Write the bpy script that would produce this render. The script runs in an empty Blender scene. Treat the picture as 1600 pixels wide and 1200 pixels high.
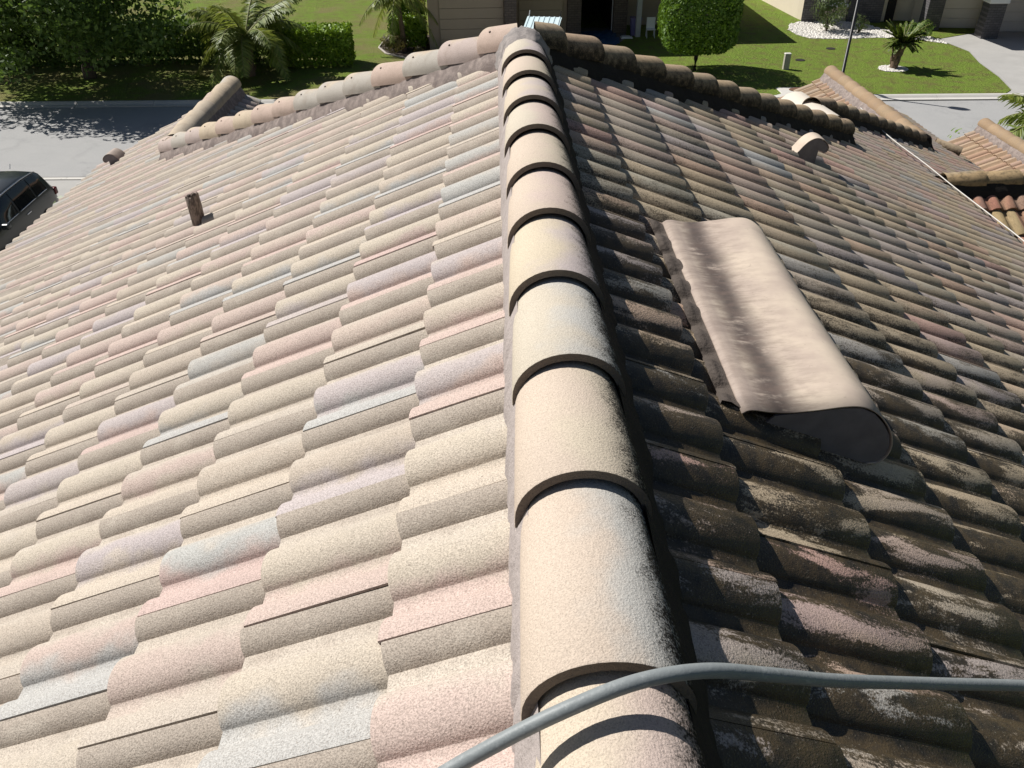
import bpy, bmesh, math, random
import numpy as np
from mathutils import Matrix, Vector
random.seed(7); rng = np.random.default_rng(11)
S = bpy.context.scene
COL = S.collection
R = math.radians

# ------------------------------------------------------------------ camera
CAM = Vector((-0.1457, -0.8638, 0.9457))
F_PX = 1262.7
def cam_axes(pitch=R(35.084), yaw=R(0.6176), roll=R(-0.8931)):
    cp, sp, cy, sy = math.cos(pitch), math.sin(pitch), math.cos(yaw), math.sin(yaw)
    f = Vector((sy*cp, cy*cp, -sp)); r = Vector((cy, -sy, 0)); u = r.cross(f)
    c, s = math.cos(roll), math.sin(roll)
    return r*c + u*s, u*c - r*s, f
CR, CU, CF = cam_axes()
cd = bpy.data.cameras.new('camera'); cam = bpy.data.objects.new('camera', cd); COL.objects.link(cam)
cd.sensor_width = 36; cd.lens = 36*F_PX/1600; cd.clip_end = 500; cd.clip_start = .02
cam.matrix_world = Matrix(((CR.x, CU.x, -CF.x, CAM.x), (CR.y, CU.y, -CF.y, CAM.y), (CR.z, CU.z, -CF.z, CAM.z), (0, 0, 0, 1)))
S.camera = cam

# ------------------------------------------------------------------ world, sun, exposure
SUN_AZ, SUN_EL = R(-33), R(48)            # direction the light travels (plan), height of the sun
W = bpy.data.worlds.new('World'); S.world = W; W.use_nodes = True
wn = W.node_tree; bg = wn.nodes['Background']
sky = wn.nodes.new('ShaderNodeTexSky'); sky.sky_type = 'NISHITA'; sky.sun_disc = False
sky.sun_elevation = SUN_EL; sky.sun_rotation = math.atan2(-math.cos(SUN_AZ), -math.sin(SUN_AZ))
wn.links.new(sky.outputs[0], bg.inputs[0]); bg.inputs[1].default_value = 0.04
sl = bpy.data.lights.new('sun', 'SUN'); sl.energy = 5.0; sl.angle = R(0.53); sl.color = (1, .965, .915)
so = bpy.data.objects.new('sun', sl); COL.objects.link(so)
ld = Vector((math.cos(SUN_AZ)*math.cos(SUN_EL), math.sin(SUN_AZ)*math.cos(SUN_EL), -math.sin(SUN_EL)))
so.rotation_euler = ld.to_track_quat('-Z', 'Y').to_euler(); so.location = (-8, 8, 12)
S.view_settings.view_transform = 'Standard'; S.view_settings.look = 'None'
S.view_settings.gamma = 1; S.view_settings.exposure = 0.33; S.view_settings.use_curve_mapping = False

# ------------------------------------------------------------------ helpers
class NT:
    """small node-tree writer"""
    def __init__(s, name):
        s.m = bpy.data.materials.new(name); s.m.use_nodes = True
        s.t = s.m.node_tree; s.b = s.t.nodes['Principled BSDF']
    def n(s, typ, **kw):
        x = s.t.nodes.new('ShaderNode' + typ)
        for k, v in kw.items(): setattr(x, k, v)
        return x
    def put(s, sock, v):
        if isinstance(v, bpy.types.NodeSocket): s.t.links.new(v, sock)
        elif v is not None:
            if sock.type == 'RGBA' and len(v) == 3: v = (*v, 1)
            sock.default_value = v
    def math(s, op, a, b=None, c=None, clamp=False):
        x = s.n('Math', operation=op, use_clamp=clamp)
        for i, v in enumerate((a, b, c)): s.put(x.inputs[i], v)
        return x.outputs[0]
    def mix(s, f, a, b, mode='MIX'):
        x = s.n('Mix', data_type='RGBA', blend_type=mode); x.clamp_factor = True
        s.put(x.inputs[0], f); s.put(x.inputs[6], a); s.put(x.inputs[7], b); return x.outputs[2]
    def pos(s): return s.n('NewGeometry').outputs['Position']
    def noise(s, scale, detail=2, rough=.5, vec=None, dist=0):
        x = s.n('TexNoise'); s.put(x.inputs['Vector'], vec if vec is not None else s.pos())
        x.inputs['Scale'].default_value = scale; x.inputs['Detail'].default_value = detail
        x.inputs['Roughness'].default_value = rough; x.inputs['Distortion'].default_value = dist
        return x.outputs[0]
    def smooth(s, v, lo, hi, a=0, b=1):
        x = s.n('MapRange', interpolation_type='SMOOTHSTEP'); s.put(x.inputs[0], v)
        for i, q in zip((1, 2, 3, 4), (lo, hi, a, b)): s.put(x.inputs[i], q)
        return x.outputs[0]
    def ramp(s, f, stops, interp='CONSTANT'):
        x = s.n('ValToRGB'); x.color_ramp.interpolation = interp; e = x.color_ramp.elements
        while len(e) < len(stops): e.new(.5)
        for i, (p, c) in enumerate(stops): e[i].position = p; e[i].color = (*c, 1)
        s.put(x.inputs[0], f); return x.outputs[0]
    def sep(s, v):
        x = s.n('SeparateXYZ'); s.put(x.inputs[0], v); return x.outputs
    def bump(s, h, strength, dist):
        x = s.n('Bump'); x.inputs['Strength'].default_value = strength; x.inputs['Distance'].default_value = dist
        s.put(x.inputs['Height'], h); s.t.links.new(x.outputs[0], s.b.inputs['Normal'])
    def done(s, col=None, rough=None, spec=.3, metal=None):
        if col is not None: s.put(s.b.inputs['Base Color'], col)
        if rough is not None: s.put(s.b.inputs['Roughness'], rough)
        s.b.inputs['Specular IOR Level'].default_value = spec
        if metal is not None: s.b.inputs['Metallic'].default_value = metal
        return s.m

def plain(name, col, rough=.7, var=.15, scale=6, spec=.3, metal=None, bump=0, bscale=60, bdist=.01):
    k = NT(name)
    n = k.noise(scale, 4, .6)
    c = k.mix(n, tuple(v*(1-var) for v in col), tuple(min(1, v*(1+var)) for v in col))
    if bump: k.bump(k.noise(bscale, 3, .6), bump, bdist)
    return k.done(c, rough, spec, metal)

class MB:
    def __init__(s): s.v = []; s.f = []; s.uv = []
    def vert(s, p, uv=(0, 0)):
        s.v.append(tuple(p)); s.uv.append(uv); return len(s.v)-1
    def box(s, lo, hi, bev=0):
        x0, y0, z0 = lo; x1, y1, z1 = hi; b = len(s.v)
        for p in ((x0,y0,z0),(x1,y0,z0),(x1,y1,z0),(x0,y1,z0),(x0,y0,z1),(x1,y0,z1),(x1,y1,z1),(x0,y1,z1)): s.vert(p)
        for f in ((0,3,2,1),(4,5,6,7),(0,1,5,4),(1,2,6,5),(2,3,7,6),(3,0,4,7)): s.f.append(tuple(b+i for i in f))
        return s
    def prism(s, poly, z0, z1):
        b = len(s.v); n = len(poly)
        for z in (z0, z1):
            for p in poly: s.vert((p[0], p[1], z))
        s.f.append(tuple(b+i for i in range(n))[::-1]); s.f.append(tuple(b+n+i for i in range(n)))
        for i in range(n): j = (i+1) % n; s.f.append((b+i, b+j, b+n+j, b+n+i))
        return s
    def ring_loft(s, rings, closed=True, caps=True):
        b = len(s.v); m = len(rings[0])
        for r in rings:
            for p in r: s.vert(p)
        for i in range(len(rings)-1):
            for j in range(m if closed else m-1):
                k = (j+1) % m
                s.f.append((b+i*m+j, b+i*m+k, b+(i+1)*m+k, b+(i+1)*m+j))
        if caps and closed:
            s.f.append(tuple(b+j for j in range(m))[::-1]); s.f.append(tuple(b+(len(rings)-1)*m+j for j in range(m)))
        return s
    def tube(s, pts, rad, seg=10, caps=True):
        pts = [Vector(p) for p in pts]; rings = []; up = Vector((0, 0, 1))
        for i, p in enumerate(pts):
            t = (pts[min(i+1, len(pts)-1)] - pts[max(i-1, 0)]).normalized()
            a = t.cross(up); a = a.normalized() if a.length > 1e-3 else Vector((1, 0, 0)); c = a.cross(t)
            r = rad[i] if isinstance(rad, (list, tuple)) else rad
            rings.append([p + (a*math.cos(q) + c*math.sin(q))*r for q in (2*math.pi*k/seg for k in range(seg))])
        return s.ring_loft(rings, True, caps)
    def mesh(s, name, mat=None, smooth=False, recalc=True):
        me = bpy.data.meshes.new(name); me.from_pydata([tuple(p) for p in s.v], [], s.f)
        if any(u != (0, 0) for u in s.uv):
            l = me.uv_layers.new(name='UVMap'); idx = np.empty(len(me.loops), np.int32); me.loops.foreach_get('vertex_index', idx)
            l.data.foreach_set('uv', np.array(s.uv, np.float32)[idx].ravel())
        if recalc:
            b = bmesh.new(); b.from_mesh(me); bmesh.ops.recalc_face_normals(b, faces=b.faces); b.to_mesh(me); b.free()
        if mat: me.materials.append(mat)
        if smooth: me.polygons.foreach_set('use_smooth', [True]*len(me.polygons))
        me.update(); return me
    def build(s, name, mat, parent=None, smooth=False, loc=None, **kw):
        return link(name, s.mesh(name, mat, smooth), parent, loc, **kw)

def link(name, me, parent=None, loc=None, mw=None):
    o = bpy.data.objects.new(name, me); COL.objects.link(o)
    if parent is not None:
        o.parent = parent
        if parent.location.length or any(parent.rotation_euler): pass
    if loc is not None: o.location = loc
    if mw is not None: o.matrix_local = mw
    return o
def tag(o, label=None, cat=None, group=None, kind=None):
    for k, v in (('label', label), ('category', cat), ('group', group), ('kind', kind)):
        if v: o[k] = v
    return o
def thing(name, label, cat, loc=(0, 0, 0), rz=0, group=None):
    o = bpy.data.objects.new(name, None); COL.objects.link(o); o.location = loc; o.rotation_euler = (0, 0, rz)
    o.empty_display_size = .2
    return tag(o, label, cat, group)
def catmull(P, n=10):
    P = [Vector(p) for p in P]; P = [P[0]*2-P[1]] + P + [P[-1]*2-P[-2]]; out = []
    for i in range(1, len(P)-2):
        a, b, c, d = P[i-1:i+3]
        for k in range(n):
            t = k/n; out.append(.5*((2*b) + (c-a)*t + (2*a-5*b+4*c-d)*t*t + (3*b-a-3*c+d)*t**3))
    return out + [P[-2]]
def bevel(o, w=.01, seg=2):
    m = o.modifiers.new('bevel', 'BEVEL'); m.width = w; m.segments = seg; m.limit_method = 'ANGLE'; return o

# ------------------------------------------------------------------ roof constants
TH = R(26.21); TT = math.tan(TH); CT, ST = math.cos(TH), math.sin(TH)
PITCH = .1524; EXPO = .3331; TL = .415; ROLL_H = .033; LIP = .012; THICK = .024; TILT = .031
APEX_Y = 3.50                       # end of the main ridge

# ------------------------------------------------------------------ materials of the roof
def tile_material(name, source, style):
    k = NT(name)
    if source == 'object':
        c = k.n('ObjectInfo').outputs['Color']; 
    else:
        c = k.n('Attribute', attribute_type='GEOMETRY', attribute_name='tcol').outputs['Color']
    r1, r2, r3 = k.sep(c)
    uv = k.sep(k.n('UVMap', uv_map='UVMap').outputs[0]); u, h = uv[0], uv[1]
    n9 = k.noise(9, 3, .55)
    ud = k.math('ADD', u, k.math('MULTIPLY', k.math('SUBTRACT', n9, .5), .62))
    if style == 'orange':
        tan, cream = (.34, .235, .155), (.42, .30, .20)
        pal = [(0, (.39, .25, .175)), (.3, (.43, .32, .215)), (.55, (.42, .285, .22)), (.8, (.42, .33, .25))]
        pal2 = pal
    else:
        tan, cream = (.43, .372, .312), (.52, .46, .388)
        pal = [(0, (.52, .455, .37)), (.24, (.515, .41, .36)), (.46, (.44, .435, .41)), (.62, (.525, .43, .365)), (.76, (.465, .41, .40)), (.88, (.49, .42, .345))]
        pal2 = [(0, (.54, .465, .38)), (.24, (.545, .415, .37)), (.5, (.48, .425, .43)), (.65, (.53, .395, .36)), (.82, (.445, .45, .44))]
    base = k.mix(k.smooth(ud, .12, .30), tan, cream)
    ca = k.ramp(r1, pal); cb = k.ramp(r2, pal2)
    ma = k.math('MULTIPLY', k.smooth(ud, .28, .52), k.math('SUBTRACT', 1, k.smooth(ud, .58, .84)))
    col = k.mix(ma, base, ca)
    mb = k.math('MULTIPLY', k.smooth(ud, .56, .80), k.smooth(r3, .0, .35, 0, .85))
    col = k.mix(mb, col, cb)
    col = k.mix(k.math('MULTIPLY', k.math('SUBTRACT', 1, r3), .22), col, tan)
    grain = k.noise(300, 2, .65)
    spk = k.smooth(k.noise(430, 1, .5, dist=.3), .56, .68)
    col = k.mix(1, col, k.ramp(grain, [(.30, (.60,)*3), (.60, (1.06,)*3)], 'LINEAR'), 'MULTIPLY')
    col = k.mix(k.math('MULTIPLY', spk, .48), col, (.15, .115, .09))
    chip = k.smooth(k.noise(70, 2, .5), .735, .775)
    col = k.mix(k.math('MULTIPLY', chip, .55), col, (.12, .095, .08))
    fm = k.n('Mapping'); fm.inputs['Scale'].default_value = (.30, 1, .45) if style != 'red' else (1, .3, .45); k.put(fm.inputs['Vector'], k.pos()); flow = fm.outputs[0]
    if style in ('stained', 'red'):
        py = k.sep(k.pos())[1]
        near = k.smooth(py, 2.6, .2)
        if style == 'red': near = 0.0
        blot = k.noise(13, 5, .62, vec=flow, dist=.5); fine = k.noise(190, 3, .75); mid = k.noise(52, 4, .7, vec=flow)
        m = k.math('ADD', k.math('MULTIPLY', blot, .42), k.math('MULTIPLY', near, k.math('MULTIPLY', k.math('SUBTRACT', blot, .445), 2.9)))
        m = k.math('ADD', m, k.math('MULTIPLY', fine, 1.15)); m = k.math('ADD', m, k.math('MULTIPLY', mid, .42))
        hh = k.smooth(h, .99, .35)
        m = k.math('ADD', m, k.math('MULTIPLY', hh, k.math('ADD', .10, k.math('MULTIPLY', near, .22))))
        m = k.math('ADD', m, k.math('MULTIPLY', r3, .14))
        m = k.math('ADD', m, k.math('MULTIPLY', k.math('SUBTRACT', near, 1), .14)) if style == 'stained' else m
        mask = k.smooth(m, .96, 1.27)
        hue = k.ramp(r2, [(0, (.94, .87, .72)), (.34, (.88, .85, .79)), (.62, (.97, .82, .75)), (.76, (.94, .85, .69)), (.9, (.90, .86, .81))])
        col = k.mix(1, col, hue if style == 'stained' else k.ramp(r2, [(0, (.95, .58, .48)), (.4, (.86, .74, .48)), (.65, (.98, .66, .52)), (.85, (.9, .8, .62))]), 'MULTIPLY')
        grime_n = k.ramp(k.noise(24, 3, .6), [(.35, (.014, .012, .009)), (.6, (.060, .042, .020)), (.75, (.026, .022, .017))], 'LINEAR')
        grime = k.ramp(k.noise(24, 3, .6), [(.35, (.038, .030, .020)), (.6, (.085, .062, .034)), (.75, (.055, .048, .036))], 'LINEAR')
        col = k.mix(k.math('MULTIPLY', mask, .93 if style == 'stained' else .62), col, grime)
        if style == 'stained': col = k.mix(k.math('MULTIPLY', k.math('MULTIPLY', mask, near), .8), col, grime_n)
        lich = k.smooth(k.noise(300, 2, .5), .64, .72)
        col = k.mix(k.math('MULTIPLY', lich, .32), col, (.40, .37, .29))
    else:
        dirt = k.math('MAXIMUM', k.smooth(k.noise(3.1, 5, .65), .52, .78), k.smooth(k.noise(30, 5, .65, vec=flow), .58, .74))
        col = k.mix(k.math('MULTIPLY', dirt, .16 if style == 'clean' else .35), col, (.22, .18, .14))
    k.bump(k.math('ADD', grain, k.math('MULTIPLY', k.noise(150, 2, .5), .6)), .55, .0022)
    return k.done(col, k.math('SUBTRACT', .80, k.math('MULTIPLY', near, .36)) if style == 'stained' else .88, .45 if style == 'stained' else .18)
TM = {(s, src): tile_material('tile_%s_%s' % (s, src), src, s) for s in ('clean', 'stained', 'orange', 'red') for src in ('object', 'mesh')}

def cap_material(name, style):
    k = NT(name)
    c = k.n('ObjectInfo').outputs['Color']; r1, r2, r3 = k.sep(c)
    u = k.sep(k.n('UVMap', uv_map='UVMap').outputs[0])
    n = k.noise(8, 3, .5)
    if style == 'orange':
        pa = [(0, (.32, .235, .155)), (.4, (.36, .27, .18)), (.7, (.33, .25, .165))]; pb = pa
    else:
        pa = [(0, (.53, .455, .345)), (.35, (.515, .44, .345)), (.55, (.51, .425, .345)), (.75, (.50, .445, .36))]
        pb = [(0, (.52, .45, .35)), (.3, (.50, .405, .355)), (.55, (.455, .44, .405)), (.75, (.475, .41, .39))]
    f = k.smooth(k.math('ADD', u[0], k.math('MULTIPLY', k.math('SUBTRACT', n, .5), .9)), .35, .72)
    col = k.mix(f, k.ramp(r1, pa), k.ramp(r2, pb))
    grain = k.noise(330, 2, .6)
    col = k.mix(1, col, k.ramp(grain, [(.25, (.80,)*3), (.62, (1.10,)*3)], 'LINEAR'), 'MULTIPLY')
    col = k.mix(k.math('MULTIPLY', k.smooth(k.noise(520, 1, .5), .58, .70), .40), col, (.17, .13, .10))
    fine = k.noise(230, 2, .6); mid = k.noise(26, 4, .6)
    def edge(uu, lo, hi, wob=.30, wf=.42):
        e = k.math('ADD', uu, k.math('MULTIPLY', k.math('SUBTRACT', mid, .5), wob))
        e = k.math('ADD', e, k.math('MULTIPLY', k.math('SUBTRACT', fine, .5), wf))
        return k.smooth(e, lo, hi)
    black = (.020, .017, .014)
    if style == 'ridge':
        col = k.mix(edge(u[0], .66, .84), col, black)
    elif style == 'dark':
        inv = k.math('SUBTRACT', 1, u[0])
        col = k.mix(1, col, (.80, .70, .58), 'MULTIPLY')
        col = k.mix(edge(inv, .62, 1.02, .5, .5), col, black)
        col = k.mix(k.math('MULTIPLY', k.smooth(k.noise(14, 5, .7), .48, .75), .45), col, (.12, .095, .065))
    elif style == 'weathered':
        col = k.mix(1, col, (.72, .60, .44), 'MULTIPLY'); col = k.mix(k.math('MULTIPLY', k.smooth(k.noise(20, 5, .7), .42, .66), .7), col, (.10, .08, .05))
    else:
        col = k.mix(1, col, (.90, .86, .82), 'MULTIPLY')
        col = k.mix(k.math('MULTIPLY', k.smooth(k.noise(11, 5, .65), .45, .75), .38), col, (.24, .19, .15))
    k.bump(k.math('ADD', grain, k.math('MULTIPLY', k.noise(150, 2, .5), .6)), .55, .0024)
    return k.done(col, .88, .18)
CM = {s: cap_material('ridge_cap_' + s, s) for s in ('clean', 'ridge', 'dark', 'orange', 'weathered')}
def cement(name, col, var=.25, stain=None):
    k = NT(name); c = k.mix(k.noise(22, 5, .65), tuple(v*(1-var) for v in col), tuple(v*(1+var) for v in col))
    c = k.mix(k.math('MULTIPLY', k.smooth(k.noise(300, 2), .55, .7), .35), c, tuple(v*.45 for v in col))
    if stain: c = k.mix(k.smooth(k.noise(16, 5, .7), .35, .62), c, stain)
    k.bump(k.noise(120, 4, .7), .7, .006); return k.done(c, .92, .15)
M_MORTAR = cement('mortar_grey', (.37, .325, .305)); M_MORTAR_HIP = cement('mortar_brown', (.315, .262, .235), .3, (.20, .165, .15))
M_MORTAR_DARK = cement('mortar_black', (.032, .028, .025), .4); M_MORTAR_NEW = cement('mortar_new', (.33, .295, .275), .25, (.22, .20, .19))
M_DECK = plain('roof_felt', (.03, .028, .026), .9)

# ------------------------------------------------------------------ tile geometry (x right, y up-slope from the butt, z out of the roof)
def prof(u):
    d = abs((u + PITCH/2) % PITCH - PITCH/2)
    a = .0580
    return ROLL_H*max(0, 1-(d/a)**2.1)**.64 - ROLL_H + .0025*math.cos(2*math.pi*u/PITCH)*0
def tile_mb(fine=True):
    W2 = 2*PITCH
    if fine:
        us = [LIP+.0028] + list(np.linspace(.022, .0555, 6)) + [.0592, .0762, .0932] + list(PITCH + .0580*np.sin(np.linspace(-1.48, 1.48, 15))) + [.2116, .2286, .2456] + list(W2 - .0580*np.sin(np.linspace(1.48, .1, 9))) + [W2+.004, W2+LIP]
    else:
        us = [LIP+.0028, .035, .0555, .0762, .0969] + list(PITCH + .0580*np.sin(np.linspace(-1.42, 1.42, 7))) + [.2093, .2286, .2479] + list(W2 - .0580*np.sin(np.linspace(1.45, .2, 4))) + [W2+LIP]
    us = sorted(us); m = MB()
    def row(y, dz, lo=0):
        idx = [m.vert((LIP-.016, y, prof(LIP-.016) - .007 - dz - y/EXPO*TILT), (0, 1)), m.vert((LIP+.001, y, prof(LIP) - .007 - dz - y/EXPO*TILT), (0, 1))]
        for u in us:
            hh = prof(u); idx.append(m.vert((u, y, hh - dz - y/EXPO*TILT), (u/W2, 1+hh/ROLL_H)))
        u = W2+LIP; idx.append(m.vert((u+.0004, y, prof(u) - dz - .0055 - y/EXPO*TILT), (1, 1)))
        return idx
    b = .0022
    rows = [row(.10, THICK), row(0.0, THICK), row(0, b), row(b*1.1, .0004), row(TL*.5, 0), row(TL, 0)] if fine else [row(.08, THICK), row(0, THICK), row(0, 0), row(TL, 0)]
    for a, c in zip(rows, rows[1:]):
        for i in range(len(a)-1): m.f.append((a[i], a[i+1], c[i+1], c[i]))
    return m
FINE, COARSE = tile_mb(True), tile_mb(False)
TILE_MESH = {}
for st in ('clean', 'stained', 'orange', 'red'):
    me = FINE.mesh('roof_tile', TM[st, 'object'], False, False)
    me.polygons.foreach_set('use_smooth', [True]*len(me.polygons)); TILE_MESH[st] = me
    try: me.set_sharp_from_angle(angle=R(48))
    except Exception: pass

def slope_frame(O, d):
    d = Vector((d[0], d[1])).normalized()
    right = Vector((-d.y, d.x, 0)); up = Vector((-d.x*CT, -d.y*CT, ST)); nor = right.cross(up)
    return Vector(O), right, up, nor

ALL_TILES = []     # (area, style, matrix, colour, clip planes or None, in view)
def proj(P):
    q = Vector(P) - CAM; z = q.dot(CF)
    if z < .05: return None
    return 800 + F_PX*q.dot(CR)/z, 600 - F_PX*q.dot(CU)/z, z
def slope_tiles(O, d, c0, ph, kmax, urange, style, clips, kmin=1, cond=None, jit=1.0):
    """courses kmin..kmax below O; a joint crest sits at u = ph + 2*PITCH*n, shifted one roll every other course"""
    O, right, up, nor = slope_frame(O, d)
    for k in range(kmin, kmax+1):
        s = c0 + (k-1)*EXPO
        off = ph + (PITCH if (k-1) % 2 else 0)
        n0 = math.floor((urange[0]-off)/(2*PITCH)); n1 = math.ceil((urange[1]-off)/(2*PITCH))
        for n in range(n0, n1):
            u0 = off + n*2*PITCH
            butt = O - up*s + right*u0
            cen = butt + right*PITCH + up*(EXPO*.5)
            if cond and not cond(cen): continue
            corners = [butt + right*a + up*b for a in (0, 2*PITCH) for b in (0, TL)]
            cut = []; drop = False
            for (pt, nv, test) in clips:
                if test and not test(cen): continue
                nv2 = Vector((nv[0], nv[1], 0)).normalized(); pv = Vector((pt[0], pt[1], 0))
                ds = [(Vector((c.x, c.y, 0))-pv).dot(nv2) for c in corners]
                if min(ds[0], ds[2]) > -.0 and min(ds) > -.02: drop = True; break
                if max(ds) > .0: cut.append((pv, nv2))
            if drop: continue
            j = random.uniform
            a = R(j(-.5, .5))*jit; t = R(j(-.35, .35))*jit
            rt = (right*math.cos(a) + up*math.sin(a)); uu = (up*math.cos(a) - right*math.sin(a)); 
            rt2 = (rt + nor*math.tan(t)*.5).normalized(); nn = rt2.cross(uu).normalized(); uu = nn.cross(rt2)
            o = butt + up*j(-.004, .004)*jit + nor*j(-.0015, .0025)*jit
            M = Matrix(((rt2.x, uu.x, nn.x, o.x), (rt2.y, uu.y, nn.y, o.y), (rt2.z, uu.z, nn.z, o.z), (0, 0, 0, 1)))
            q = proj(cen); vis = 0
            if q and -150 < q[0] < 1750 and -60 < q[1] < 1330:
                vis = abs(nor.dot((CAM-cen).normalized()))/q[2]**2
                if not (0 < q[0] < 1600 and 0 < q[1] < 1200): vis *= .35
            if style == 'stained' and 3.15 < cen.y - .3*cen.x < 3.6 and .75 < cen.x < 1.55 and random.random() < .7:
                ALL_TILES.append([vis, 'clean', M, (random.choice((.5, .1, .8)), random.random(), random.random(), 1), cut]); continue
            ALL_TILES.append([vis, style, M, (random.random(), random.random(), random.random(), 1), cut])

# main left slope (down to -x), main right slope (down to +x)
HIP_IN = .06
slope_tiles((0, 0, 0), (-1, 0), .4086, -LIP, 17, (-9.05, 2.2), 'clean',
            [((0, APEX_Y-HIP_IN), (1, 1), lambda c: c.x > -3.25), ((0, 9.05), (0, 1), None), ((-3.36, 0), (1, 0), lambda c: c.x < -3.1 and c.y > 7.0)])
RA = 3.25                         # x of the short saddle ridge on the right
HIP2 = 4.35; BX = 5.65            # second hip: y = x + HIP2 ; ridge of the far wing at x = BX
slope_tiles((0, 0, 0), (1, 0), .3674, -.2155-LIP, 24, (-2.2, 13.7), 'stained',
            [((0, APEX_Y-HIP_IN), (-1, 1), lambda c: c.x < RA), ((0, HIP2-HIP_IN), (-1, 1), lambda c: RA <= c.x < BX), ((0, 13.7), (0, 1), None),
             ((RA-.04, 0), (-1, 0), lambda c: c.x > RA and c.y > 6.9 and c.y < 7.6)],
            cond=lambda c: c.x < 4.42 or c.y > 7.05)
# inner slopes of the wings
WLX = -3.3; WLZ = WLX*TT           # left wing ridge x and height
slope_tiles((WLX, 0, WLZ), (1, 0), .36, 0.03, 7, (6.8, 9.05), 'clean', [((WLX, 6.95), (1, -1), None), ((0, 9.05), (0, 1), None)])
slope_tiles((BX, 0, -BX*TT), (-1, 0), .33, .05, 9, (-13.7, -10.0), 'orange', [((BX, 10.05), (-1, -1), None), ((0, 13.7), (0, 1), None)])
# low cross wing beyond the right eave, and the porch roof further out
W3Y, W3Z = 7.08, -2.20
slope_tiles((0, W3Y, W3Z), (0, -1), .36, .02, 5, (4.3, 9.0), 'red', [])
PX, PZ = 8.42, -3.62
slope_tiles((PX, 0, PZ), (-1, 0), .34, .0, 4, (-13.3, -8.6), 'orange', [((0, 13.3), (0, 1), None)])
slope_tiles((PX, 0, PZ), (1, 0), .34, .0, 6, (8.6, 13.3), 'stained', [((0, 13.3), (0, 1), None)])

# ------------------------------------------------------------------ ground, road, lawns
GZ = -8.5
def lawn_material():
    k = NT('lawn_grass'); p = k.sep(k.pos())
    big = k.noise(.35, 4, .6); mid = k.noise(2.2, 5, .65); fine = k.noise(28, 3, .7)
    c = k.mix(big, (.155, .26, .034), (.24, .30, .06))
    c = k.mix(k.smooth(mid, .42, .7), c, (.19, .19, .06))
    dry = k.math('MULTIPLY', k.smooth(p[0], 1.5, -6.0), k.smooth(k.noise(.5, 3, .6), .40, .66))
    c = k.mix(k.math('MULTIPLY', dry, .8), c, (.25, .215, .095))
    c = k.mix(1, c, k.ramp(fine, [(.2, (.55,)*3), (.75, (1.3,)*3)], 'LINEAR'), 'MULTIPLY')
    k.bump(k.math('ADD', fine, k.noise(9, 3)), 1, .10); return k.done(c, .95, .1)
M_LAWN = lawn_material()
def asphalt():
    k = NT('street_asphalt'); c = k.mix(k.noise(1.1, 5, .6), (.31, .31, .305), (.36, .355, .345))
    c = k.mix(1, c, k.ramp(k.noise(40, 3, .7), [(.2, (.80,)*3), (.8, (1.14,)*3)], 'LINEAR'), 'MULTIPLY')
    c = k.mix(k.math('MULTIPLY', k.smooth(k.noise(.6, 5, .7, dist=1.2), .52, .72), .35), c, (.20, .20, .20))
    k.bump(k.noise(60, 3), .5, .01); return k.done(c, .9, .2)
M_ROAD = asphalt()
M_CONC = plain('pale_concrete', (.36, .35, .33), .9, .2, .8, bump=.4, bscale=50)
M_KERB = plain('kerb_concrete', (.52, .50, .46), .9, .12, 2.5, bump=.4, bscale=50)
def sheet(name, poly, z, mat, t=.1):
    o = MB().prism(poly, z-t, z).build(name, mat); o['kind'] = 'structure'; return o
sheet('ground', [(-160, -120), (160, -120), (160, 220), (-160, 220)], GZ-.16, plain('earth', (.14, .12, .07), .95, .3, .5), .4)
fk = lambda x: 32.62 - .036*x          # far kerb line
nk = lambda x: 24.60 - .036*x          # near kerb line
sheet('street', [(-90, nk(-90)+.1), (90, nk(90)+.1), (90, fk(90)-.1), (-90, fk(-90)-.1)], GZ-.12, M_ROAD, .03)
sheet('far_lawn', [(-90, fk(-90)+.45), (20.4, fk(20.4)+.45), (20.9, 32.83), (21.4, 34.8), (21.75, 37.2), (22.3, 39.3), (22.0, 42), (34, 48), (90, 60), (90, 130), (-90, 130)], GZ, M_LAWN)
sheet('near_lawn', [(-9.0, nk(-9)-.5), (-9.0, -60), (90, -60), (90, nk(90)-.5)], GZ, M_LAWN)
sheet('driveway', [(-24, nk(-24)-.5), (-24, -30), (-9.06, -30), (-9.06, nk(-9)-.5)], GZ-.006, M_CONC)
sheet('far_driveway', [(20.46, fk(20.46)+.45), (33, fk(33)+.45), (33, 47.4), (22.06, 41.96), (22.36, 39.3), (21.81, 37.2), (21.46, 34.8), (20.96, 32.83)], GZ-.004, M_CONC)
def kerb(name, f, off, inner, seg=3.2, x0=-40, x1=40):
    root = tag(thing(name, None, None), kind='structure')
    x = x0; i = 0
    while x < x1:
        a, b = x+.008, x+seg-.008; s = 1 if inner > 0 else -1
        rings = []
        for xx in (a, b):
            y = f(xx)
            pr = [(0, -.16), (0, -.095), (.22, -.085), (.30, -.03), (.36, .0), (.45, .003), (.45, -.16)]
            rings.append([(xx, y + s*q, GZ + z) for q, z in pr])
        MB().ring_loft(rings).build('kerb_stone', M_KERB, root); x += seg; i += 1
    return root
kerb('kerb', fk, 0, 1); kerb('kerb', nk, 0, -1)

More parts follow.
